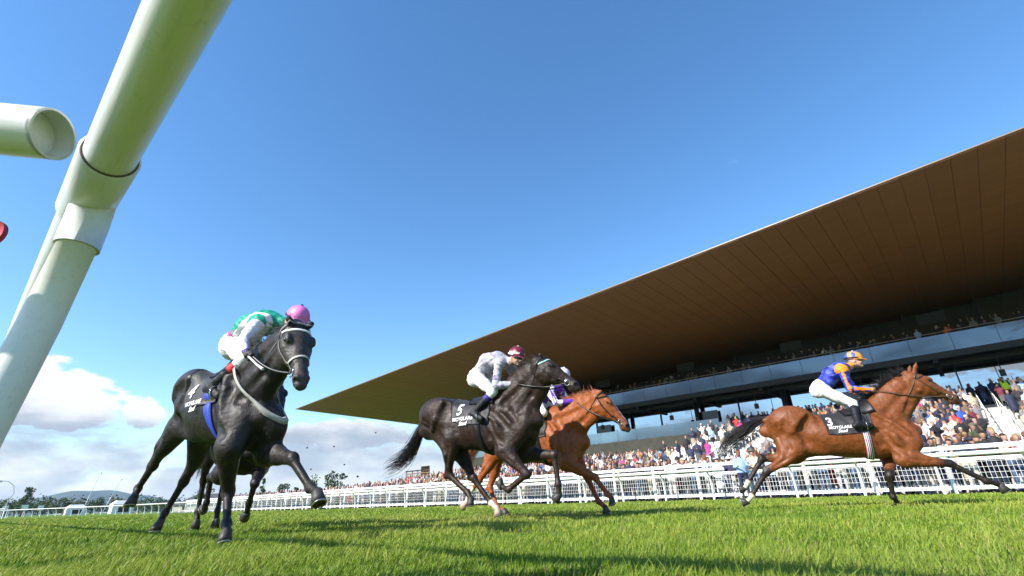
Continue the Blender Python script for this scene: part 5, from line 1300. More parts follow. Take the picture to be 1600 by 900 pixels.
    for nm, a, b in bones:
        d, t = seg_dist(v, a, b); dm.append(d - rad[nm]); tm.append(t)
    dm = np.array(dm); tm = np.array(tm); w = dm.argmin(0); names = [b[0] for b in bones]
    c = np.zeros((len(v), 3)); tt = tm[w, np.arange(len(v))]
    part = np.array(names)[w]
    pel = (part == 'torso') & (w == 0) & (tt < 0.30)
    nz = vnoise(v, 38, seed)
    for nm in set(names):
        m = part == nm
        c[m] = {'head': skin, 'neck': skin, 'hand': gloves or skin, 'thigh': (0.76, 0.76, 0.75), 'shin': (0.010, 0.010, 0.012), 'foot': (0.010, 0.010, 0.012)}.get(nm, (0.5, 0.5, 0.5))
    m = (part == 'shin') & (tt < 0.03); c[m] = (0.72, 0.72, 0.71)
    if boot_top is not None:
        m = (part == 'shin') & (tt > 0.10) & (tt < 0.36); c[m] = boot_top
    scheme(v, c, part, tt, w, nz, J, Y)
    c[pel] = (0.76, 0.76, 0.75)
    if collar is not None:
        m = (part == 'neck') & (tt < 0.25); c[m] = collar
    m = (part == 'head') & ((v - hc) @ up < -0.066) & ((v - hc) @ up > -0.074) & ((v - hc) @ fw > 0.07) & (np.abs((v - hc) @ sd) < 0.026); c[m] = (0.30, 0.10, 0.09)
    for sg in (-1, 1):
        m = (np.linalg.norm(v - (hc + fw * 0.092 - up * 0.012 + sd * sg * 0.032), axis=1) < 0.012); c[m] = (0.05, 0.03, 0.02)
    # wind-creased silks: push the cloth in and out across the limbs
    fnn = np.cross(raw[qd[:, 2]] - raw[qd[:, 0]], raw[qd[:, 3]] - raw[qd[:, 1]]); vn = np.zeros_like(raw)
    for k_ in range(4):
        for a_ in range(3): vn[:, a_] += np.bincount(qd[:, k_], fnn[:, a_], len(raw))
    vn /= np.linalg.norm(vn, axis=1)[:, None] + 1e-9
    cloth = np.isin(part, ['torso', 'uarm', 'farm']) * 1.0 + np.isin(part, ['thigh']) * 0.45
    wr = np.sin(raw @ np.array([70., 25., 95.]) + 2.2 * vnoise(raw, 22, seed + 9)) * 0.6 + np.sin(raw @ np.array([-35., 60., 110.]) + 2.5 * vnoise(raw, 17, seed + 4)) * 0.5
    v = raw + vn * (cloth * (0.0045 * wr + 0.006 * np.maximum(vnoise(raw, 14, seed + 6), -0.5)))[:, None]
    link('body', mesh_np('rider_body', v, qd, True, c), root, M_RIDER)
    # helmet with its peak
    H = Field(hc - 0.24, hc + 0.26, 0.009)
    ht = hc + up * 0.030 - fw * 0.012
    H.ell(ht, (0.122, 0.100, 0.108), (fw, sd, up), 0.01)
    hv = hc - up * 0.17
    for q in (hc - up * 0.125 + fw * 0.06, hc - up * 0.115 - fw * 0.01, hc - up * 0.10 - fw * 0.08): H.ell(q, (0.16, 0.2, 0.11), (fw, sd, up), 0.012, cut=True)
    for k in range(-3, 4):
        H.cap(ht + fw * 0.100 + sd * k * 0.022 - up * 0.012 - fw * abs(k) * 0.008, ht + fw * (0.172 - 0.007 * k * k) + sd * k * 0.022 - up * 0.035, 0.008, 0.007, 0.012)
    hv_, hq = H.mesh(2); hx, hy_, hz = (hv_ - ht) @ fw, (hv_ - ht) @ sd, (hv_ - ht) @ up
    hcol = np.tile(np.array(helm['base'], float), (len(hv_), 1)); helm['paint'](hcol, hx, hy_, hz, vnoise(hv_, 45, seed + 3))
    hm = link('helmet', mesh_np('rider_helmet', hv_, hq, True, hcol), root, M_HELM)
    mb = MB(); mb.tube([ht + up * 0.10, ht + up * 0.118], [0.013, 0.010], 8); mb.build('pompom_button', M_PRINT if helm.get('button', True) else M_HELM, hm, True)
    mb = MB(); ph = np.linspace(-1.35, 1.35, 17); mb.tube(hc - fw * 0.0 + 0.083 * (np.sin(ph)[:, None] * sd) + (-0.055 - 0.060 * np.cos(ph))[:, None] * up + fw * 0.015, 0.006, 5, flat=0.5); mb.build('chin_strap', M_LEATHER, hm, True)
    if goggles:
        mb = MB(); ph = np.linspace(-1.15, 1.15, 19)
        cp = hc - up * 0.010 - fw * 0.004 + 0.102 * np.cos(ph)[:, None] * fw + 0.086 * np.sin(ph)[:, None] * sd
        mb.tube(cp, [0.010] + [0.019] * 17 + [0.010], 8, flat=0.45); gg = mb.build('goggles', M_LENS, root, True)
        mb = MB(); ph = np.linspace(1.1, 2 * math.pi - 1.1, 25)
        cp = hc + up * 0.022 - fw * 0.012 + 0.1285 * np.cos(ph)[:, None] * fw + 0.1065 * np.sin(ph)[:, None] * sd
        mb.tube(cp, 0.010, 6, flat=0.3); mb.build('goggle_strap', M_STRAP if strap_white else M_LEATHER, gg, True)
    return root, J, O, th, D
def put(c, m, col): c[m] = col
def silks_h3(v, c, part, tt, w, nz, J, Y):
    t = part == 'torso'; a = (part == 'uarm') | (part == 'farm')
    c[t | a] = (0.025, 0.045, 0.42); c[(t | a) & (nz > 0.35)] = (0.10, 0.13, 0.62); c[(t | a) & (nz < -0.55)] = (0.010, 0.015, 0.20)
    out = np.abs((v - lerp(J['RSH'], J['LSH'], 0.5)) @ Y)
    for s_, sg in (('R', -1), ('L', 1)):
        for A, B_, nm in ((s_ + 'SH', s_ + 'EL', 'uarm'), (s_ + 'EL', s_ + 'HA', 'farm')):
            d, t2 = seg_dist(v, J[A], J[B_]); ax = unit(J[B_] - J[A]); o2 = (v - J[A]) @ (Y * sg); fr = np.cross(ax, Y * sg); f2 = (v - J[A] - t2[:, None] * (J[B_] - J[A])) @ fr
            m = (part == nm) & (d < 0.09) & (np.abs(f2 + 0.008 * nz) < 0.021) & (o2 > -0.2); c[m] = (0.78, 0.23, 0.015)
        m = (part == 'uarm') & (np.abs(tt - 0.04) < 0.05); c[m] = (0.78, 0.25, 0.02)
    s0 = lerp(J['SP'], J['NB'], 0.4); m = t & (np.abs((v - s0) @ Y) < 0.045) & (v[:, 2] > s0[2] + 0.02); c[m] = (0.78, 0.30, 0.02)
def silks_h5(v, c, part, tt, w, nz, J, Y):
    m = (part == 'torso') | (part == 'uarm') | (part == 'farm'); c[m] = (0.43, 0.41, 0.47); c[m & (nz > 1.1)] = (0.25, 0.20, 0.30)
    c[(part == 'farm') & (tt > 0.94)] = (0.05, 0.03, 0.10)
def silks_h1(v, c, part, tt, w, nz, J, Y):
    t = part == 'torso'; c[t] = (0.01, 0.30, 0.19); c[t & (nz > 1.6)] = (0.03, 0.36, 0.25)
    a = (part == 'uarm') | (part == 'farm'); c[a] = (0.74, 0.72, 0.76); c[(part == 'uarm') & (tt < 0.10)] = (0.01, 0.30, 0.19); c[(part == 'farm') & (tt > 0.3)] = (0.56, 0.54, 0.66)
    m = t & (w == 0) & (tt > 0.3) & (tt < 0.62); c[m] = (0.42, 0.05, 0.20)
    for s_ in 'RL':
        d, t2 = seg_dist(v, lerp(J['PE'], J[s_ + 'SH'], 0.45), J[s_ + 'SH']); m = t & (d < 0.115); c[m] = (0.74, 0.72, 0.76)
    c[(part == 'farm') & (tt > 0.93)] = (0.05, 0.04, 0.15)
def silks_ch(v, c, part, tt, w, nz, J, Y):
    t = part == 'torso'; c[t] = (0.10, 0.03, 0.32); a = (part == 'uarm') | (part == 'farm'); c[a] = (0.74, 0.72, 0.78)
    c[a & (np.abs(nz) < 0.35)] = (0.13, 0.03, 0.36); c[(part == 'farm') & (tt > 0.15) & (nz < 0.3)] = (0.12, 0.03, 0.34); c[t & (nz > 0.5)] = (0.70, 0.66, 0.75)
def silks_bh(v, c, part, tt, w, nz, J, Y):
    m = (part == 'torso') | (part == 'uarm') | (part == 'farm'); c[m] = (0.30, 0.03, 0.04)
def paint_plain(c, x, y, z, n): pass
def paint_h3(c, x, y, z, n):
    c[:] = (0.80, 0.29, 0.025); m = (x < -0.075) | ((x ** 2 + (z - 0.035) ** 2 < 0.0014) & (np.abs(y) > 0.04)) | (np.abs((x - 0.05) ** 2 + (z - 0.02) ** 2 - 0.0062) < 0.0011); c[m] = (0.06, 0.10, 0.52)
    c[(x > 0.11)] = (0.75, 0.20, 0.02)
def paint_h5(c, x, y, z, n):
    c[(z < 0.028) & (z > 0.008) & (x < 0.112)] = (0.72, 0.68, 0.64); c[x > 0.115] = (0.10, 0.01, 0.025)
def paint_h1(c, x, y, z, n): c[n > 0.9] = (0.72, 0.22, 0.50)
r1 = build_rider('h1', 'jockey in green and white silks with a pink helmet, bent low over the lead horse', silks_h1, dict(base=(0.66, 0.16, 0.44), paint=paint_h1, button=False), (1, -0.10, -0.55), gloves=(0.05, 0.045, 0.045), boot_top=(0.55, 0.012, 0.02), seed=21)
r5 = build_rider('h5', 'jockey in silver-grey silks and a maroon helmet on horse number 5', silks_h5, dict(base=(0.15, 0.008, 0.025), paint=paint_h5), (1, -0.42, -0.42), boot_top=(0.03, 0.02, 0.16), strap_white=True, seed=22)
rc = build_rider('ch', 'jockey in purple and white silks on the chestnut, hidden behind the dark horse\'s neck', silks_ch, dict(base=(0.55, 0.5, 0.6), paint=paint_plain), (1, 0.0, -0.3), seed=23)
r3 = build_rider('h3', 'jockey in royal blue silks with orange stripes and an orange helmet on horse number 3', silks_h3, dict(base=(0.05, 0.10, 0.50), paint=paint_h3), (1, -0.15, -0.12), seed=24)
rb = build_rider('bh', 'jockey in dark red silks riding behind the leading near-black horse', silks_bh, dict(base=(0.30, 0.03, 0.04), paint=paint_plain), (1, 0, -0.3), seed=25)
# whip held by the leading jockey
_, J1, O1, th1, D1 = r1
mw = MB(); h0 = J1['RHA'] + unit(J1['RHA'] - J1['REL']) * 0.06
mw.tube([h0 + np.array([-0.06, 0.0, 0.05]), h0, h0 + np.array([0.15, 0.02, -0.10]), h0 + np.array([0.24, 0.03, -0.15])], [0.008, 0.009, 0.009, 0.012], 8)
ow = mw.build('riding_whip', mat('pale_whip', (0.55, 0.55, 0.53), 0.5), None, True)
ow.matrix_world = Matrix.Translation((D1['pos'][0], D1['pos'][1], 0)) @ Matrix.Rotation(th1, 4, 'Z') @ Matrix.Translation(tuple(O1))
tag(ow, 'short pale whip held in the pink-helmeted jockey\'s gloved hand', 'whip')
# ------------------------------------------------------------------ the crowd
def person_mesh(nm, pose='down', dress=False, hat=None, long_hair=False, bulk=1.0, vox=0.032):
    F = Field((-0.55, -0.55, -0.05), (0.55, 0.45, 2.15), vox); b = bulk
    bones = []
    def seg(tag_, a, c, ra, rb, k=0.03):
        F.cap(a, c, ra, rb, k); bones.append((tag_, np.array(a, float), np.array(c, float), (ra + rb) / 2))
    for sg in (-1, 1):
        seg('leg', (0.095 * sg, 0, 0.90), (0.105 * sg, -0.01, 0.50), 0.088 * b, 0.062); seg('leg', (0.105 * sg, -0.01, 0.50), (0.11 * sg, 0.02, 0.09), 0.060, 0.045)
        seg('shoe', (0.11 * sg, 0.03, 0.045), (0.125 * sg, -0.13, 0.035), 0.045, 0.04, 0.015)
    F.ell((0, 0.0, 1.18), (0.185 * b, 0.125 * b, 0.33), None, 0.04); bones.append(('top', np.array((0, 0, 1.0)), np.array((0, 0, 1.40)), 0.15 * b))
    F.ell((0, 0.01, 0.95), (0.175 * b, 0.125 * b, 0.12), None, 0.05)
    if dress: F.cap((0, 0, 0.98), (0, 0, 0.62), 0.16, 0.21, 0.05); bones.append(('top', np.array((0, 0, 1.0)), np.array((0, 0, .62)), 0.2))
    for sg in (-1, 1):
        F.ell((0.165 * sg, 0, 1.42), (0.075, 0.075, 0.07), None, 0.05)
        sh = (0.20 * sg, 0, 1.41)
        el, ha = {'down': ((0.25 * sg, 0.02, 1.13), (0.25 * sg, -0.08, 0.88)), 'lean': ((0.25 * sg, -0.06, 1.16), (0.15 * sg, -0.33, 1.18)), 'fold': ((0.26 * sg, -0.04, 1.15), (-0.06 * sg, -0.20, 1.20)),
                  'phone': ((0.25 * sg, -0.17, 1.22), (0.07 * sg, -0.33, 1.50)), 'shade': (((0.33 * sg, -0.10, 1.33), (0.10 * sg, -0.16, 1.66)) if sg > 0 else ((0.25 * sg, 0.0, 1.14), (0.16 * sg, -0.22, 1.12))),
                  'cheer': (((0.30 * sg, -0.02, 1.66), (0.26 * sg, -0.06, 1.92)) if sg < 0 else ((0.26 * sg, -0.05, 1.15), (0.12 * sg, -0.26, 1.22)))}[pose]
        seg('top', sh, el, 0.058 * b, 0.047, 0.02); seg('top', el, lerp(el, ha, 0.85), 0.047, 0.036, 0.02); seg('skin', lerp(el, ha, 0.85), lerp(el, ha, 1.25), 0.034, 0.026, 0.02)
    seg('skin', (0, 0.01, 1.46), (0, -0.01, 1.58), 0.058, 0.052)
    F.ell((0, -0.015, 1.655), (0.078, 0.095, 0.112), None, 0.02); bones.append(('skin', np.array((0, -0.03, 1.60)), np.array((0, -0.03, 1.70)), 0.085))
    F.ell((0, -0.115, 1.64), (0.017, 0.02, 0.025), None, 0.015); F.ell((0, -0.085, 1.575), (0.035, 0.03, 0.022), None, 0.02)
    F.ell((0, 0.012, 1.69), (0.088, 0.098, 0.092), None, 0.01); bones.append(('hair', np.array((0, 0.045, 1.70)), np.array((0, 0.03, 1.74)), 0.07))
    if long_hair: F.cap((0, 0.07, 1.68), (0, 0.09, 1.42), 0.085, 0.065, 0.03); bones.append(('hair', np.array((0, 0.085, 1.70)), np.array((0, 0.11, 1.42)), 0.06))
    if hat == 'cap': F.ell((0, 0.0, 1.725), (0.096, 0.104, 0.07), None, 0.01); F.ell((0, -0.12, 1.715), (0.07, 0.07, 0.015), None, 0.01)
    if hat == 'brim': F.ell((0, 0.0, 1.745), (0.098, 0.105, 0.085), None, 0.01); F.ell((0, 0, 1.705), (0.18, 0.185, 0.018), None, 0.015)
    v, q = F.mesh(1); fc = v[q].mean(1)
    dm = np.array([seg_dist(fc, a, c)[0] - r for _, a, c, r in bones]); w = dm.argmin(0)
    idx = {'skin': 0, 'hair': 1, 'top': 2, 'leg': 3, 'shoe': 4}; mi = np.array([idx[bones[i][0]] for i in w])
    face = (fc[:, 2] > 1.52) & (fc[:, 1] < -0.02) & (fc[:, 2] < 1.69); mi[face] = 0
    mi[(fc[:, 2] > 1.69) & (fc[:, 2] < 1.9) & (np.abs(fc[:, 0]) < 0.13)] = 1; mi[(fc[:, 2] > 1.55) & (fc[:, 2] < 1.9) & (np.abs(fc[:, 0]) < 0.12) & (fc[:, 1] > 0.015)] = 1
    if hat: mi[(fc[:, 2] > 1.685) & (np.abs(fc[:, 0]) < 0.2) & ((fc[:, 2] > 1.70) | (np.hypot(fc[:, 0], fc[:, 1]) > 0.12))] = 5
    mi[(fc[:, 2] < 0.95) & (mi == 2) & (np.abs(fc[:, 0]) < 0.19)] = 2 if dress else 3
    return v, q, mi
def rand_mat(nm, cols, rough=0.7):
    m = bpy.data.materials.new(nm); m.use_nodes = True; n, L = m.node_tree.nodes, m.node_tree.links; b = n['Principled BSDF']; b.inputs['Roughness'].default_value = rough; b.inputs['Specular IOR Level'].default_value = 0.25
    oi = n.new('ShaderNodeObjectInfo'); r = n.new('ShaderNodeValToRGB'); r.color_ramp.interpolation = 'CONSTANT'; e = r.color_ramp.elements
    e[0].color = (*cols[0], 1); e[1].position = 1 / len(cols); e[1].color = (*cols[1], 1)
    for i in range(2, len(cols)): x = e.new(i / len(cols)); x.color = (*cols[i], 1)
    L.new(oi.outputs['Random'], r.inputs[0]); L.new(r.outputs[0], b.inputs['Base Color']); return m
HAIRC = [(0.02, 0.014, 0.01), (0.05, 0.03, 0.015), (0.12, 0.07, 0.03), (0.30, 0.27, 0.24), (0.03, 0.02, 0.012), (0.28, 0.18, 0.08), (0.18, 0.06, 0.02)]
LEGC = [(0.02, 0.025, 0.05), (0.02, 0.02, 0.022), (0.06, 0.09, 0.17), (0.40, 0.34, 0.25), (0.08, 0.12, 0.22), (0.10, 0.10, 0.10), (0.55, 0.53, 0.5)]
SKINC = [(0.33, 0.18, 0.125), (0.37, 0.215, 0.155), (0.30, 0.16, 0.11), (0.39, 0.235, 0.18), (0.16, 0.08, 0.05)]
MP = [rand_mat('spectator_skin', SKINC, 0.55), rand_mat('spectator_hair', HAIRC, 0.6), mat('spectator_top', rough=0.75, objcol=True, bump=(25, 0.008)), rand_mat('spectator_legwear', LEGC, 0.8), mat('dark_shoes', (0.02, 0.018, 0.016), 0.5), rand_mat('spectator_hat', [(0.03, 0.03, 0.05), (0.55, 0.5, 0.4), (0.12, 0.10, 0.08), (0.75, 0.75, 0.72)], 0.8)]
TOPS = [('navy', (0.016, 0.022, 0.055), 17, 'jacket'), ('black', (0.012, 0.012, 0.014), 14, 'top'), ('white', (0.72, 0.71, 0.69), 10, 'shirt'), ('pale blue', (0.30, 0.42, 0.62), 6, 'shirt'), ('grey', (0.17, 0.17, 0.18), 7, 'jacket'), ('blush pink', (0.62, 0.40, 0.36), 3, 'top'), ('beige', (0.42, 0.34, 0.25), 6, 'jacket'),
        ('bright red', (0.50, 0.03, 0.04), 2, 'top'), ('royal blue', (0.03, 0.09, 0.42), 1.5, 'top'), ('maroon', (0.13, 0.015, 0.03), 2, 'top'), ('orange', (0.70, 0.14, 0.02), 1, 'top'), ('olive green', (0.07, 0.08, 0.035), 2, 'jacket'), ('emerald', (0.02, 0.22, 0.12), 1, 'dress'), ('magenta', (0.5, 0.03, 0.20), 1, 'dress'), ('tweed brown', (0.12, 0.08, 0.05), 3, 'jacket')]
TW = np.array([t[2] for t in TOPS], float); TW /= TW.sum()
VAR = [('down', False, None, False, 1.0, 'with arms lowered'), ('lean', False, None, False, 1.1, 'leaning forward on the rail'), ('fold', False, None, False, 1.12, 'with folded arms'), ('phone', False, None, False, 1.0, 'holding up a phone'), ('shade', False, 'cap', False, 1.05, 'in a cap, shading the eyes'), ('shade', False, None, True, 0.92, 'with long hair, shading the eyes'), ('down', True, None, True, 0.9, 'in a dress with long hair'), ('lean', False, 'brim', False, 1.05, 'in a brimmed hat'), ('cheer', False, None, False, 1.0, 'with one arm raised'), ('fold', True, 'brim', True, 0.92, 'in a dress and brimmed hat')]
PM = []
for i, (po, dr, ht, lh, bu, tx) in enumerate(VAR):
    v, q, mi = person_mesh('person', po, dr, ht, lh, bu); me = mesh_np('person', v, q, True, None, mi)
    for m in MP: me.materials.append(m)
    PM.append(me)
ZONES = [(430, 'left of the lead horse'), (520, 'by the lifted hoof'), (610, 'before the dark tail'), (720, 'below the dark tail'), (800, 'behind dark legs'), (900, 'under the chestnut'), (955, 'below the chestnut\'s nose'), (1010, 'right of the chestnut'), (1060, 'midway to the bay'), (1110, 'left of the gap'), (1150, 'at the gap'), (1210, 'by the bay\'s hocks'), (1290, 'under the bay\'s flank'), (1370, 'under the bay\'s belly'),
         (1420, 'behind the bay\'s chest'), (1460, 'below the bay\'s jaw'), (1500, 'below the bay\'s muzzle'), (1545, 'above the outstretched hoof'), (1580, 'near the right edge'), (99999, 'at the right edge')]
PTX = ['arms down', 'leaning forward', 'arms folded', 'holding a phone', 'cap, shading eyes', 'long hair, shading eyes', 'long hair', 'brimmed hat', 'arm raised', 'brimmed hat, long hair']
def crowd():
    rng = np.random.default_rng(33); pos = []
    def ok(al, ac): return not any(a0 - 0.2 < al < a1 + 0.2 for a0, a1 in AISLES) or ac < 25
    for r_, ac in enumerate((22.62, 23.2, 23.85, 24.5)):
        al = -10.0
        while al < 66:
            if not (r_ > 1 and al > 52) and rng.random() < (0.96 if r_ < 2 else 0.9): pos.append((al, ac + rng.normal(0, .07), 0.0, 'fence'))
            al += rng.uniform(0.44, 0.62)
    for k in range(1, 16):
        z = 0.32 * k; ac = 25 + z / 0.25 + 0.5; al = -10.0
        if ac > 45.6: break
        while al < 16.2:
            dens = 0.95 if k < 10 else 0.8
            if 12.6 < al: dens = 0.30
            if ok(al, ac) and rng.random() < dens: pos.append((al, ac + rng.normal(0, .1), z, 'terrace'))
            al += rng.uniform(0.40, 0.58)
    for k in range(1, 10):
        for half in (0.35, 1.2):
            z = 0.32 * k; ac = 25 + z / 0.14 + half; al = 17.0
            if ac > 44.6: break
            while al < 49:
                if ok(al, ac) and rng.random() < 0.82: pos.append((al, ac + rng.normal(0, .1), z, 'terrace'))
                al += rng.uniform(0.5, 0.75)
    for ac in (46.8, 47.4, 48.2, 49.0):
        al = -12.0
        while al < 16.4:
            if rng.random() < 0.8: pos.append((al, ac, 5.06, 'concourse'))
            al += rng.uniform(0.5, 0.8)
    al = 17.0
    while al < 48:
        if rng.random() < 0.35: pos.append((al, 47.3 + rng.uniform(0, 1.5), 5.06, 'concourse'))
        al += rng.uniform(0.5, 1.1)
    for ac in (48.5, 49.2):
        al = -12.0
        while al < 46:
            if rng.random() < (0.75 if al < 12 else 0.5): pos.append((al, ac, 9.75 if ac < 49 else 10.1, 'balcony'))
            al += rng.uniform(0.5, 0.9)
    pos = [p for p in pos if not (p[3] == 'fence' and 6.2 < p[0] < 8.6 and p[1] < 22.8)]
    d = np.array([np.hypot(p[0], p[1]) + (8 if p[3] == 'terrace' else 30 if p[3] in ('concourse', 'balcony') else 0) for p in pos]); order = d.argsort()
    where = {'fence': 'standing behind the white crowd fence', 'terrace': 'standing on the terrace steps', 'concourse': 'standing on the concourse', 'balcony': 'standing on the balcony'}
    low = []; used = set()
    for i, (po, dr, ht, lh, bu, tx) in enumerate(VAR): low.append(person_mesh('person', po, dr, ht, lh, bu * 1.08, 0.085))
    V = []; Q = []; C = []; nv = 0
    for rank, i in enumerate(order):
        al, ac, z, wh = pos[i]; ti = rng.choice(len(TOPS), p=TW); var = rng.choice(len(VAR), p=[.2, .12, .14, .12, .09, .1, .09, .04, .05, .05])
        if wh == 'fence' and ac < 22.9 and rng.random() < 0.4: var = 1
        if wh in ('balcony', 'concourse') and ti not in (0, 1, 4, 11, 14) and rng.random() < 0.75: ti = int(rng.choice([0, 1, 1, 4, 14]))  # dark tops favoured here: shade under the roof put into clothing colour
        rz = rng.normal(0.25, 0.4); s = rng.normal(1.0, 0.045) * (0.96 if VAR[var][3] else 1.0)
        if rank < 296:
            o = bpy.data.objects.new('person', PM[var]); COL.objects.link(o); o.color = (*np.clip(np.array(TOPS[ti][1]) * rng.uniform(0.8, 1.2), 0, 0.8), 1)
            o.matrix_world = frame(al, ac, z) @ Matrix.Rotation(rz, 4, 'Z') @ Matrix.Scale(s, 4)
            noun = TOPS[ti][3] if not VAR[var][1] else 'dress'
            wp = np.array(tr(al, ac, z + 1.5)) - np.array([0, 0, CAM_H]); px = 800 + FPX * (wp @ _r) / (wp @ _fw)
            zone = [w for lim, w in ZONES if px < lim][0]
            row = {'fence': 'fence row ' + ORD[int(min(3, max(0, round((ac - 22.62) / 0.62))))], 'terrace': 'terrace step ' + ORD[max(0, int(round(z / 0.32)) - 1)], 'concourse': 'on the concourse', 'balcony': 'on the balcony'}[wh]
            lab = 'spectator in %s %s, %s, %s, %s' % (TOPS[ti][0], noun, PTX[var], row, zone); n_ = 0
            while lab in used and n_ < 60:
                n_ += 1; ti = rng.choice(len(TOPS), p=TW); var = rng.choice(len(VAR)); noun = TOPS[ti][3] if not VAR[var][1] else 'dress'
                lab = 'spectator in %s %s, %s, %s, %s' % (TOPS[ti][0], noun, PTX[var], row, zone)
            used.add(lab); o.data = PM[var]; o.color = (*np.clip(np.array(TOPS[ti][1]) * rng.uniform(0.8, 1.2), 0, 0.8), 1)
            tag(o, lab, 'person', 'spectators in the crowd')
        else:
            v, q, mi = low[var]; c, sn = math.cos(rz), math.sin(rz)
            p = np.stack([v[:, 0] * c - v[:, 1] * sn - al / s, v[:, 0] * sn + v[:, 1] * c + ac / s, v[:, 2] + z / s], 1) * s
            fcol = np.array([SKINC[rng.integers(4)], HAIRC[rng.integers(len(HAIRC))], TOPS[ti][1], LEGC[rng.integers(len(LEGC))], (0.02, 0.02, 0.02), [(0.03, 0.03, 0.05), (0.6, 0.55, 0.45), (0.75, 0.75, .72)][rng.integers(3)]])
            vc = np.zeros((len(v), 3)); 
            for k in range(4): vc[q[:, k]] = fcol[mi]
            V.append(p); Q.append(q + nv); C.append(vc); nv += len(v)
    me = mesh_np('crowd', np.concatenate(V), np.concatenate(Q), True, np.concatenate(C))
    o = link('crowd', me, None, mat('crowd_clothing', rough=0.75, attr='Col')); o.matrix_world = frame(0, 0); o['kind'] = 'stuff'
    return len(pos), nv
print('crowd', crowd())
def special():
    hv = mat('hi_vis_yellow', (0.55, 0.85, 0.02), 0.6)
    def one(var, al, ac, z, rz, col, label, s=1.0, vest=False, leg=None):
        me = PM[var]
        if leg is not None or vest:
            me = me.copy()
            if leg is not None: me.materials[3] = leg
        o = bpy.data.objects.new('person', me); COL.objects.link(o); o.color = (*col, 1)
        o.matrix_world = frame(al, ac, z) @ Matrix.Rotation(rz, 4, 'Z') @ Matrix.Scale(s, 4); tag(o, label, 'person')
        if vest:
            mb = MB(); ph = np.arange(16) * 2 * math.pi / 16
            for zz0, zz1, w0, w1 in ((0.98, 1.2, .215, .215), (1.2, 1.38, .215, .20)):
                a = np.stack([w0 * np.cos(ph), 0.155 * np.sin(ph), np.full(16, zz0)], 1); b = np.stack([w1 * np.cos(ph), 0.15 * np.sin(ph), np.full(16, zz1)], 1)
                mb.add(np.concatenate([a, b]), [[i, (i + 1) % 16, 16 + (i + 1) % 16, 16 + i] for i in range(16)])
            for sg in (-1, 1): mb.box((0.11 * sg, -0.01, 1.44), (0.05, 0.115, 0.05))
            mb.build('vest', hv, o, True)
    nav = mat('navy_trousers', (0.015, 0.022, 0.06), 0.8)
    one(1, 7.35, 21.75, 0, 0.5, (0.30, 0.44, 0.72), 'man in a pale blue shirt and navy trousers at the gap in the running rail', 1.04, leg=nav)
    one(1, -0.45, 22.75, 0, 0.3, (0.014, 0.014, 0.017), 'broad man in a black sweater leaning on the fence, larger than his neighbours', 1.12)
    one(0, 14.6, 44.2, 4.8, 0.2, (0.02, 0.02, 0.025), 'steward in a yellow hi-vis vest high on the steps above the bay\'s tail', 1.0, True)
    one(0, -2.4, 44.6, 4.8, -0.3, (0.02, 0.02, 0.025), 'steward in a yellow hi-vis vest at the top of the aisle on the right', 1.05, True)
    one(4, 2.8, 22.5, 0, 0.2, (0.01, 0.012, 0.02), 'man in dark clothing close to the fence under the bay horse\'s girth', 1.06, leg=nav)
special()
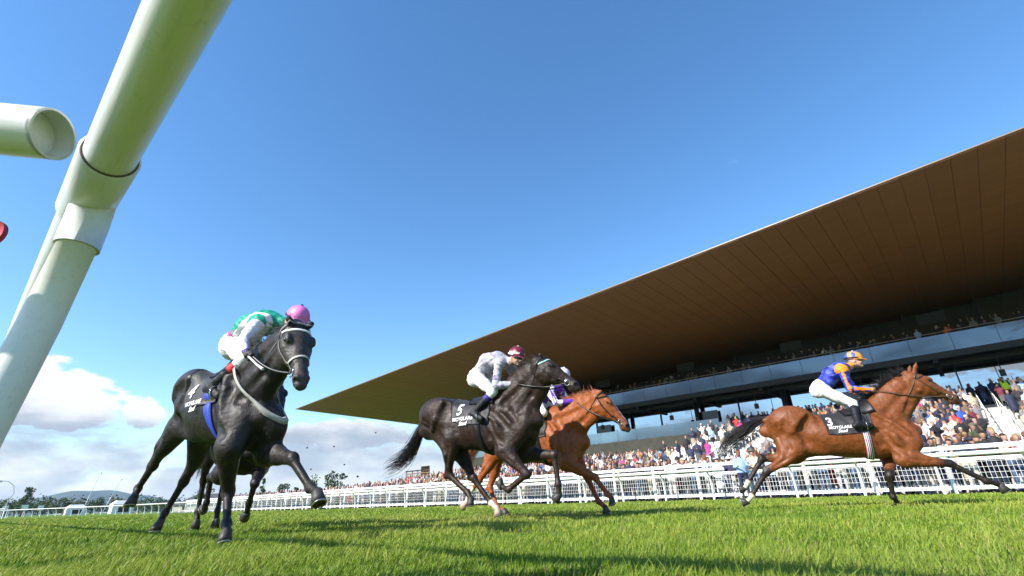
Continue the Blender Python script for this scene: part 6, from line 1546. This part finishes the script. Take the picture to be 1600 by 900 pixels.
# ------------------------------------------------------------------ grass blades and flying turf
def grass():
    rng = np.random.default_rng(77); n = 400000
    r = np.exp(rng.uniform(math.log(1.0), math.log(62), n)); a = rng.uniform(math.radians(-63), math.radians(60), n)
    x, y = r * np.sin(a), r * np.cos(a)
    al = x * T[0] + y * T[1]; ac = x * N[0] + y * N[1]
    k = (ac < 21.9) & (ac > -3); x, y, r, al, ac = x[k], y[k], r[k], al[k], ac[k]; n = len(x)
    def pn(s, sd):
        q = np.random.default_rng(sd); o = np.zeros(n)
        for j in range(6):
            th = q.uniform(0, 6.28); f = s * q.uniform(0.6, 1.6); o += np.sin(f * (x * math.cos(th) + y * math.sin(th)) + q.uniform(0, 6.28))
        return o / 2.4
    patch = pn(3.2, 1) + 0.6 * pn(9, 2); tone = pn(1.1, 3)
    h = rng.uniform(0.024, 0.054, n) * (1 + 0.34 * patch) * np.where(rng.random(n) < 0.06, 1.45, 1.0) * np.clip(1.0 + 0.0 * r, 1, 1.2)
    h = np.clip(h, 0.02, 0.11) * np.interp(r, [1, 6, 20, 60], [1.0, 1.0, 0.9, 0.75])
    # hoof cuts: small torn patches along the horses' line
    dv = np.zeros(n); hr = np.random.default_rng(15)
    for _ in range(170):
        u, w_ = hr.uniform(-1, 18), hr.uniform(1.2, 14); rad_ = hr.uniform(0.05, 0.15)
        dv = np.maximum(dv, np.clip(1.4 - np.hypot((al - u) * 0.7, ac - w_) / rad_, 0, 1))
    h = h * (1 - 0.75 * dv)
    w = np.maximum(0.0019, r * 0.00068) * rng.uniform(0.7, 1.4, n)
    az = rng.uniform(0, 6.283, n); ld = np.where(rng.random(n) < 0.6, rng.normal(0.5, 0.7, n), rng.uniform(0, 6.283, n)); lean = h * rng.uniform(0.15, 0.95, n)
    sx, sy = np.cos(az) * w, np.sin(az) * w; lx, ly = np.cos(ld) * lean, np.sin(ld) * lean
    z0 = np.full(n, -0.004)
    P = np.zeros((n, 5, 3), np.float32)
    P[:, 0] = np.stack([x - sx, y - sy, z0], 1); P[:, 1] = np.stack([x + sx, y + sy, z0], 1)
    P[:, 2] = np.stack([x - sx * .8 + lx * .35, y - sy * .8 + ly * .35, h * 0.58], 1); P[:, 3] = np.stack([x + sx * .8 + lx * .35, y + sy * .8 + ly * .35, h * 0.58], 1)
    P[:, 4] = np.stack([x + lx, y + ly, h * np.sqrt(np.clip(1.15 - (lean / h) ** 2 * 0.55, 0.3, 1))], 1)
    b = np.arange(n)[:, None] * 5
    q = b + np.array([[0, 1, 3, 2]]); t = b + np.array([[2, 3, 4]])
    g1, g2, g3, dry = np.array([0.095, 0.180, 0.012]), np.array([0.190, 0.285, 0.024]), np.array([0.350, 0.385, 0.068]), np.array([0.38, 0.33, 0.15])
    m = np.clip(rng.normal(0.5, 0.28, n) + 0.16 * tone + 0.13 * patch, 0, 1)[:, None]
    c = np.where(m < 0.5, g1 + (g2 - g1) * m * 2, g2 + (g3 - g2) * (m - 0.5) * 2)
    d_ = rng.random(n) < 0.025; c[d_] = dry * rng.uniform(0.5, 1.0, (d_.sum(), 1))
    soil = np.array([0.13, 0.095, 0.05]); mk = (rng.random(n) < dv * 0.7)[:, None]; c = np.where(mk, soil * rng.uniform(0.6, 1.3, (n, 1)), c)
    pale = np.clip(pn(0.55, 8) - 0.55, 0, 1)[:, None] * 0.45; c = c * (1 - pale) + pale * np.array([0.36, 0.36, 0.10])
    me = mesh_np('grass', P.reshape(-1, 3), [q, t], True, np.repeat(c, 5, 0))
    m = bpy.data.materials.new('grass_blades'); m.use_nodes = True; nn, L = m.node_tree.nodes, m.node_tree.links; bs = nn['Principled BSDF']; out = nn['Material Output']
    at = nn.new('ShaderNodeAttribute'); at.attribute_name = 'Col'; L.new(at.outputs[0], bs.inputs['Base Color']); bs.inputs['Roughness'].default_value = 0.5; bs.inputs['Specular IOR Level'].default_value = 0.25
    tl = nn.new('ShaderNodeBsdfTranslucent'); L.new(at.outputs[0], tl.inputs['Color']); mx = nn.new('ShaderNodeMixShader'); mx.inputs[0].default_value = 0.35
    L.new(bs.outputs[0], mx.inputs[1]); L.new(tl.outputs[0], mx.inputs[2]); L.new(mx.outputs[0], out.inputs[0])
    o = link('grass', me, None, m); o['kind'] = 'stuff'
grass()
def clods():
    rng = np.random.default_rng(4); m = mat('dark_soil', (0.035, 0.028, 0.018), 0.95, var=0.3, vscale=40)
    for i, (p, s) in enumerate((((-2.62, 6.3, .92), .004), ((-2.50, 6.2, .66), .004), ((-2.30, 6.35, 0.93), .004), ((-2.2, 6.5, 0.72), .005), ((-2.05, 6.6, .58), .007), ((-1.75, 6.2, 1.06), .004), ((-1.45, 6.6, .98), .004), ((-1.41, 1.62, 2.42), .004))):
        F = Field((-.06, -.06, -.06), (.06, .06, .06), 0.006)
        for k in range(5): F.ell(rng.normal(0, s * 0.5, 3), np.abs(rng.normal(s * 0.7, s * 0.25, 3)) + 0.004, None, 0.006)
        v, q = F.mesh(0); o = link('turf_clod', mesh_np('turf_clod', v, q, True), None, m); o.location = p
        tag(o, 'small clod of turf flying beside the lead horse, %s of seven from the left' % ORD[i] if i < 7 else 'single dark clod of turf high beside the overhead rail', 'clod', 'clods of flying turf' if i < 7 else None)
clods()
# ------------------------------------------------------------------ air
def haze():
    mb = MB(); mb.box((0, 2000, 89), (7500, 7500, 90)); o = mb.build('haze', None)
    m = bpy.data.materials.new('haze'); m.use_nodes = True; n, L = m.node_tree.nodes, m.node_tree.links; n.clear()
    out = n.new('ShaderNodeOutputMaterial'); v = n.new('ShaderNodeVolumePrincipled'); v.inputs['Color'].default_value = (0.55, 0.74, 1.0, 1); v.inputs['Density'].default_value = 0.00008
    L.new(v.outputs[0], out.inputs['Volume']); o.data.materials.append(m); o['kind'] = 'stuff'
haze()
